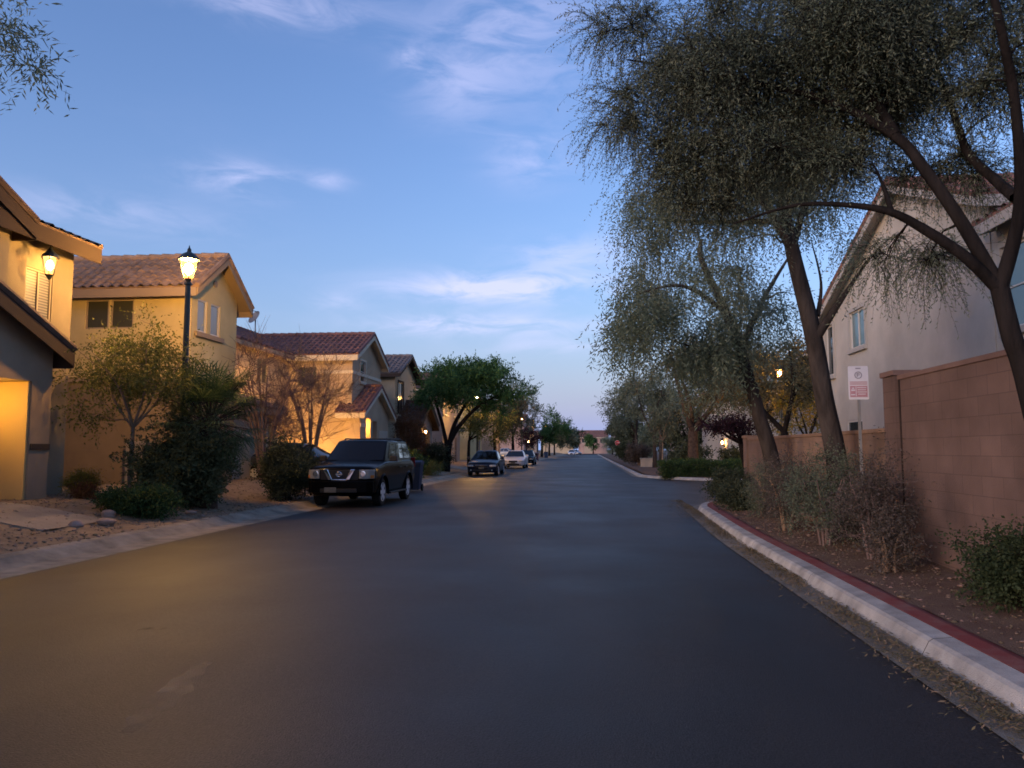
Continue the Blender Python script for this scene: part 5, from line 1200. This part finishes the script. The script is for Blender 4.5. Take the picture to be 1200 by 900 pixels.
def bare(label, x, y, h, rad, n, bm, seed, **k):
    z = float(gz(x, y)); g_ = random.Random(seed); limbs = []
    for i in range(9):
        a = 2 * PI * (i + g_.random()) / 9; s = g_.uniform(.3, .8); limbs.append(([(x + .1 * math.cos(a), y + .1 * math.sin(a), z - .1), (x + .35 * s * rad * math.cos(a), y + .35 * s * rad * math.sin(a), z + h * .4), (x + s * rad * math.cos(a), y + s * rad * math.sin(a), z + h * .8)], [.055, .04, .014]))
    kk = dict(strands=5, per=5, slen=.75, br=(.026, .010), twigs=True, leaves=False, spread=.6, droop=-.06, seed=seed, group=BT, sag=-.05); kk.update(k)
    return tree('bare_shrub', label, 'shrub', (x, y, z), limbs, [((x, y, z + h * .66), (rad, rad * .9, h * .36), n)], None, bm, **kk)
bare('tall leafless shrub lit from behind beside the peach house', -10.2, 27.6, 4.4, 2.1, 190, 'twig', 91, slen=.95)
bare('dense purplish leafless shrub against the yellow house', -10.7, 24.6, 4.5, 1.7, 240, 'twig_purple', 92)
lshrub('rust leaved shrub at the corner of the cream house', -10.3, 43.0, (1.0, 1.0, 1.7), 260, 'leaf_rust', 'twig', 93, slen=.4, llen=.07, lw=.02, stems=7)
lshrub('clipped green bush between the SUV and the dark blue sedan', -8.9, 36.6, (1.1, 1.0, .62), 200, 'leaf_bush', 'bark', 94, slen=.3, llen=.08, lw=.03)
lshrub('long dark green bush below the big green tree', -9.6, 46.2, (1.3, 1.6, .75), 220, 'leaf_dark', 'bark', 95, slen=.3, llen=.08, lw=.03)
lshrub('small straw coloured tuft at the kerb near the big tree', -8.35, 40.0, (.6, .6, .35), 120, 'leaf_yellowgreen', 'twig', 96, slen=.3, llen=.06, lw=.012)
# the big green tree: three limbs from low down, a wide flat crown leaning over the street
z = float(gz(-8.7, 46.5)); B0 = (-8.7, 46.5, z)
tree('shade_tree', 'big rounded green tree leaning over the dark blue sedan', 'tree', B0,
     [([(-8.7, 46.5, z - .1), (-8.6, 46.5, 1.2), (-8.5, 46.5, 1.9)], [.30, .24, .22]), ([(-8.5, 46.5, 1.9), (-7.9, 46.4, 2.9), (-6.7, 46.2, 4.1), (-5.2, 46, 4.9)], [.17, .14, .10, .03]),
      ([(-8.5, 46.5, 1.8), (-8.2, 46.8, 3.1), (-7.4, 47.2, 4.6), (-6.6, 47.4, 5.8)], [.16, .13, .09, .03]), ([(-8.6, 46.5, 1.6), (-8.9, 46.4, 3.0), (-9.3, 46.4, 4.3), (-9.6, 46.3, 5.4)], [.14, .11, .08, .03])],
     [((-6.9, 46.5, 5.3), (3.3, 2.8, 1.5), 420), ((-7.9, 46.5, 5.9), (2.2, 2.0, 1.15), 120), ((-4.9, 46.3, 4.6), (1.6, 1.5, .85), 70), ((-9.6, 46.5, 5.0), (1.4, 1.5, 1.0), 60), ((-6.2, 46.5, 6.3), (1.5, 1.5, .65), 60)],
     'leaf_green', 'bark', strands=8, per=7, slen=.5, llen=.125, lw=.036, droop=.05, br=(.03, .007), seed=101)
LT = 'street trees down the left side'
simple_tree('yellowish lamplit tree behind the big green tree', (-8.9, 57, .3), 1.9, (-7.6, 57, 3.6), (2.2, 2, 1.7), 170, 'leaf_yellowgreen', 'bark', .12, 102, LT, slen=.6, llen=.14, lw=.035)
simple_tree('dull green round tree above the white sedan', (-8.6, 70, .3), 2.2, (-7.0, 70, 4.6), (2.5, 2.5, 2.4), 190, 'leaf_olive', 'bark', .15, 103, LT, slen=.7, llen=.16, lw=.04)
simple_tree('taller green tree between the two middle street lamps', (-8.3, 84, .3), 2.6, (-7.4, 84, 6.0), (2.3, 2.4, 2.6), 170, 'leaf_willow', 'bark', .17, 104, LT, slen=.7, llen=.2, lw=.05)
simple_tree('small purple leaved tree beside the pinkish house', (-9.6, 118, .4), 1.6, (-9.3, 118, 3.3), (1.7, 1.6, 1.6), 100, 'leaf_purple', 'bark', .1, 105, LT, slen=.6, llen=.2, lw=.06)
simple_tree('far dark green tree with a bushy crown past the purple one', (-8.6, 142, .3), 2.6, (-6.6, 142, 5.0), (3.0, 3, 3.3), 170, 'leaf_green', 'bark', .2, 106, LT, slen=.9, llen=.3, lw=.08)
simple_tree('far dull green tree next to the last street lamp', (-8.4, 165, .3), 2.6, (-5.6, 165, 4.8), (3.4, 3, 3.0), 170, 'leaf_willow', 'bark', .2, 107, LT, slen=.9, llen=.3, lw=.09)
simple_tree('last dark tree on the left before the end houses', (-8.4, 190, .3), 2.6, (-5.2, 190, 3.9), (3.2, 3, 2.7), 150, 'leaf_dark', 'bark', .2, 108, LT, slen=.9, llen=.35, lw=.1)
simple_tree('small round tree in front of the pale pink house at the far end', (1.5, 264, .15), 2.0, (1.5, 264, 4.0), (2.6, 2, 2.4), 110, 'leaf_green', 'bark', .2, 109, LT, slen=.9, llen=.4, lw=.12)
# tree outside the frame at left whose twig tips hang into the top corner
t0 = P_(20, 40, 6.4)
tree('street_tree', 'feathery twig tips hanging in the top left corner', 'tree', (-9.2, 5.2, .3),
     [([(-9.2, 5.2, .2), (-9.1, 5.3, 2.2), (-8.6, 5.6, 3.8)], [.17, .14, .12]), ([(-8.6, 5.6, 3.8), (-7.6, 6.0, 4.8), (-6.2, 6.3, 5.3), P_(-10, 30, 6.4)], [.1, .07, .035, .012]), ([(-8.6, 5.6, 3.8), (-9.4, 5.0, 5.4), (-9.8, 4.6, 6.6)], [.09, .06, .02])],
     [(P_(15, 50, 6.4), (.17, .4, .26), 16), (P_(-70, 20, 6.3), (.5, .6, .4), 30), ((-7.4, 6.0, 5.6), (1.2, 1.0, .8), 60), ((-9.6, 4.8, 6.0), (1.5, 1.4, 1.2), 70)],
     'leaf_willow', 'bark', strands=7, per=9, slen=.38, llen=.085, lw=.008, droop=.14, br=(.014, .003), seed=111)
# boulders in the gravel yard
for i, (x, y, s) in enumerate(((-8.55, 13.1, .16), (-8.75, 12.5, .12), (-9.05, 13.9, .13), (-8.35, 15.6, .10), (-9.9, 15.0, .12))):
    g = np.random.default_rng(200 + i); bm = bmesh.new(); bmesh.ops.create_icosphere(bm, subdivisions=3, radius=s)
    ph = g.uniform(0, 6, 3)
    for v in bm.verts: v.co *= 1 + .16 * math.sin(v.co.x / s * 2 + ph[0]) + .14 * math.sin(v.co.y / s * 2.6 + ph[1]) + .08 * math.sin(v.co.z / s * 5 + ph[2]); v.co.z *= .62
    me = bpy.data.meshes.new('boulder'); bm.to_mesh(me); bm.free(); o = link('boulder', me, M['stone'], smooth=True); o.location = (x, y, float(gz(x, y)) + s * .3)
    tag(o, ['tan boulder by the kerb at the edge of the concrete path', 'smaller tan boulder nearest the camera on the left', 'tan boulder beside the concrete path below the young tree', 'small tan boulder right of the low green shrub', 'tan boulder at the foot of the young tree'][i], 'boulder', 'boulders in the gravel yard')
# ------------------------------------------------------------------ sky, sun, camera
SUN_EL, SUN_AZ = 2.0, 222.0      # low behind the camera, a little to the left
w = bpy.data.worlds.new('World'); SC.world = w; w.use_nodes = True
nt = w.node_tree; N = nt.nodes; L = nt.links; bg = N['Background']
sky = N.new('ShaderNodeTexSky'); sky.sky_type = 'NISHITA'; sky.sun_disc = False
sky.sun_elevation = R(SUN_EL); sky.sun_rotation = R(SUN_AZ); sky.ozone_density = 2.8; sky.dust_density = 1.2; sky.air_density = 1.0
tc = N.new('ShaderNodeTexCoord'); sep = N.new('ShaderNodeSeparateXYZ'); L.new(tc.outputs['Generated'], sep.inputs[0])
def math_(op, a, b=None, c=None, clamp=False):
    n = N.new('ShaderNodeMath'); n.operation = op; n.use_clamp = clamp
    for i, v in enumerate((a, b, c)):
        if v is None: continue
        if hasattr(v, 'links'): L.new(v, n.inputs[i])
        else: n.inputs[i].default_value = v
    return n.outputs[0]
az = math_('ARCTAN2', sep.outputs[0], sep.outputs[1]); el = math_('ARCSINE', sep.outputs[2])
def az_el(px, py):
    r = ray(px, py); return math.atan2(r[0], r[1]), math.asin(r[2] / np.linalg.norm(r))
# clouds: flat layer seen in perspective, so noise on direction / height
pz = math_('ADD', math_('MAXIMUM', sep.outputs[2], 0.0), 0.10)
cv = N.new('ShaderNodeCombineXYZ'); L.new(math_('DIVIDE', sep.outputs[0], pz), cv.inputs[0]); L.new(math_('DIVIDE', sep.outputs[1], pz), cv.inputs[1])
n1 = N.new('ShaderNodeTexNoise'); n1.inputs['Scale'].default_value = 1.9; n1.inputs['Detail'].default_value = 9; n1.inputs['Roughness'].default_value = .58; n1.inputs['Distortion'].default_value = .5; L.new(cv.outputs[0], n1.inputs['Vector'])
n2 = N.new('ShaderNodeTexNoise'); n2.inputs['Scale'].default_value = 0.55; n2.inputs['Detail'].default_value = 5; L.new(cv.outputs[0], n2.inputs['Vector'])
ae = N.new('ShaderNodeCombineXYZ'); L.new(az, ae.inputs[0]); L.new(math_('MULTIPLY', el, 3.2), ae.inputs[1])
n3 = N.new('ShaderNodeTexNoise'); n3.inputs['Scale'].default_value = 9.0; n3.inputs['Detail'].default_value = 9; n3.inputs['Roughness'].default_value = .6; n3.inputs['Distortion'].default_value = .6; L.new(ae.outputs[0], n3.inputs['Vector'])
tot = None
for px, py, sx, sy, amp in ((590, 338, 120, 16, 1.35), (560, 381, 110, 11, 1.2), (640, 405, 90, 10, .45), (600, 40, 95, 60, .48), (530, 105, 50, 30, .36), (285, 210, 55, 16, .75), (385, 213, 22, 9, .6), (120, 250, 110, 18, .38), (320, 5, 120, 18, .5), (620, 185, 45, 28, .45), (670, 300, 70, 20, .6), (395, 353, 30, 9, .4), (480, 68, 16, 12, .5)):
    a0, e0 = az_el(px, py); sa, se = sx / 900 * 1.0, sy / 900
    d = math_('ADD', math_('POWER', math_('DIVIDE', math_('SUBTRACT', az, a0), sa), 2.0), math_('POWER', math_('DIVIDE', math_('SUBTRACT', el, e0), se), 2.0))
    b = math_('MULTIPLY', math_('EXPONENT', math_('MULTIPLY', d, -0.9)), amp); tot = b if tot is None else math_('ADD', tot, b)
def rng_(v, a, b, c=0.0, d=1.0):
    m = N.new('ShaderNodeMapRange'); m.inputs[1].default_value = a; m.inputs[2].default_value = b; m.inputs[3].default_value = c; m.inputs[4].default_value = d; m.interpolation_type = 'SMOOTHSTEP'; L.new(v, m.inputs[0]); return m.outputs[0]
wisps = math_('MULTIPLY', tot, rng_(n3.outputs['Fac'], .32, .66))
thin = math_('MULTIPLY', rng_(n1.outputs['Fac'], .50, .78), rng_(n2.outputs['Fac'], .45, .68, 0, .2))
cl = math_('ADD', wisps, thin, None, True)
fac = math_('MULTIPLY', cl, .68)
# twilight belt: the sky low down fades to a dusty mauve
belt = math_('MULTIPLY', math_('EXPONENT', math_('MULTIPLY', math_('MAXIMUM', el, 0.0), -8.0)), .92)
mxb = N.new('ShaderNodeMix'); mxb.data_type = 'RGBA'; L.new(belt, mxb.inputs[0]); tn = N.new('ShaderNodeVectorMath'); tn.operation = 'MULTIPLY'; L.new(sky.outputs[0], tn.inputs[0]); tn.inputs[1].default_value = (1.17, .97, 1.12); L.new(tn.outputs[0], mxb.inputs[6]); mxb.inputs[7].default_value = (0.52, 0.74, 1.40, 1)
mx = N.new('ShaderNodeMix'); mx.data_type = 'RGBA'; L.new(fac, mx.inputs[0]); L.new(mxb.outputs[2], mx.inputs[6]); mx.inputs[7].default_value = (1.25, 1.22, 1.75, 1)
L.new(mx.outputs[2], bg.inputs[0]); bg.inputs[1].default_value = 0.068
sl = bpy.data.lights.new('afterglow_sun', 'SUN'); sl.energy = 0.17; sl.angle = R(25); sl.color = (1.0, .82, .72)
so_ = bpy.data.objects.new('afterglow_sun', sl); COL.objects.link(so_)
e_ = R(12); a_ = R(SUN_AZ); dv = Vector((math.sin(a_) * math.cos(e_), math.cos(a_) * math.cos(e_), math.sin(e_))); so_.rotation_euler = dv.to_track_quat('Z', 'Y').to_euler(); so_.location = dv * 60

cam = bpy.data.cameras.new('camera'); co = bpy.data.objects.new('camera', cam); COL.objects.link(co); SC.camera = co
cam.sensor_width = 36.0; cam.lens = 36.0 * F_PX / 1200.0; cam.clip_start = .05; cam.clip_end = 6000
co.matrix_world = Matrix(((CR[0], CU[0], -CF[0], 0), (CR[1], CU[1], -CF[1], 0), (CR[2], CU[2], -CF[2], CAM_H), (0, 0, 0, 1)))
v = SC.view_settings; v.view_transform = 'Standard'; v.look = 'None'; v.gamma = 1.0; v.use_curve_mapping = False; v.exposure = 3.42
SC.cycles.max_bounces = 6; SC.cycles.diffuse_bounces = 3; SC.cycles.glossy_bounces = 3; SC.cycles.transmission_bounces = 2; SC.cycles.transparent_max_bounces = 4
SC.cycles.use_denoising = True; SC.cycles.sample_clamp_indirect = 4.0; SC.cycles.filter_width = 1.7
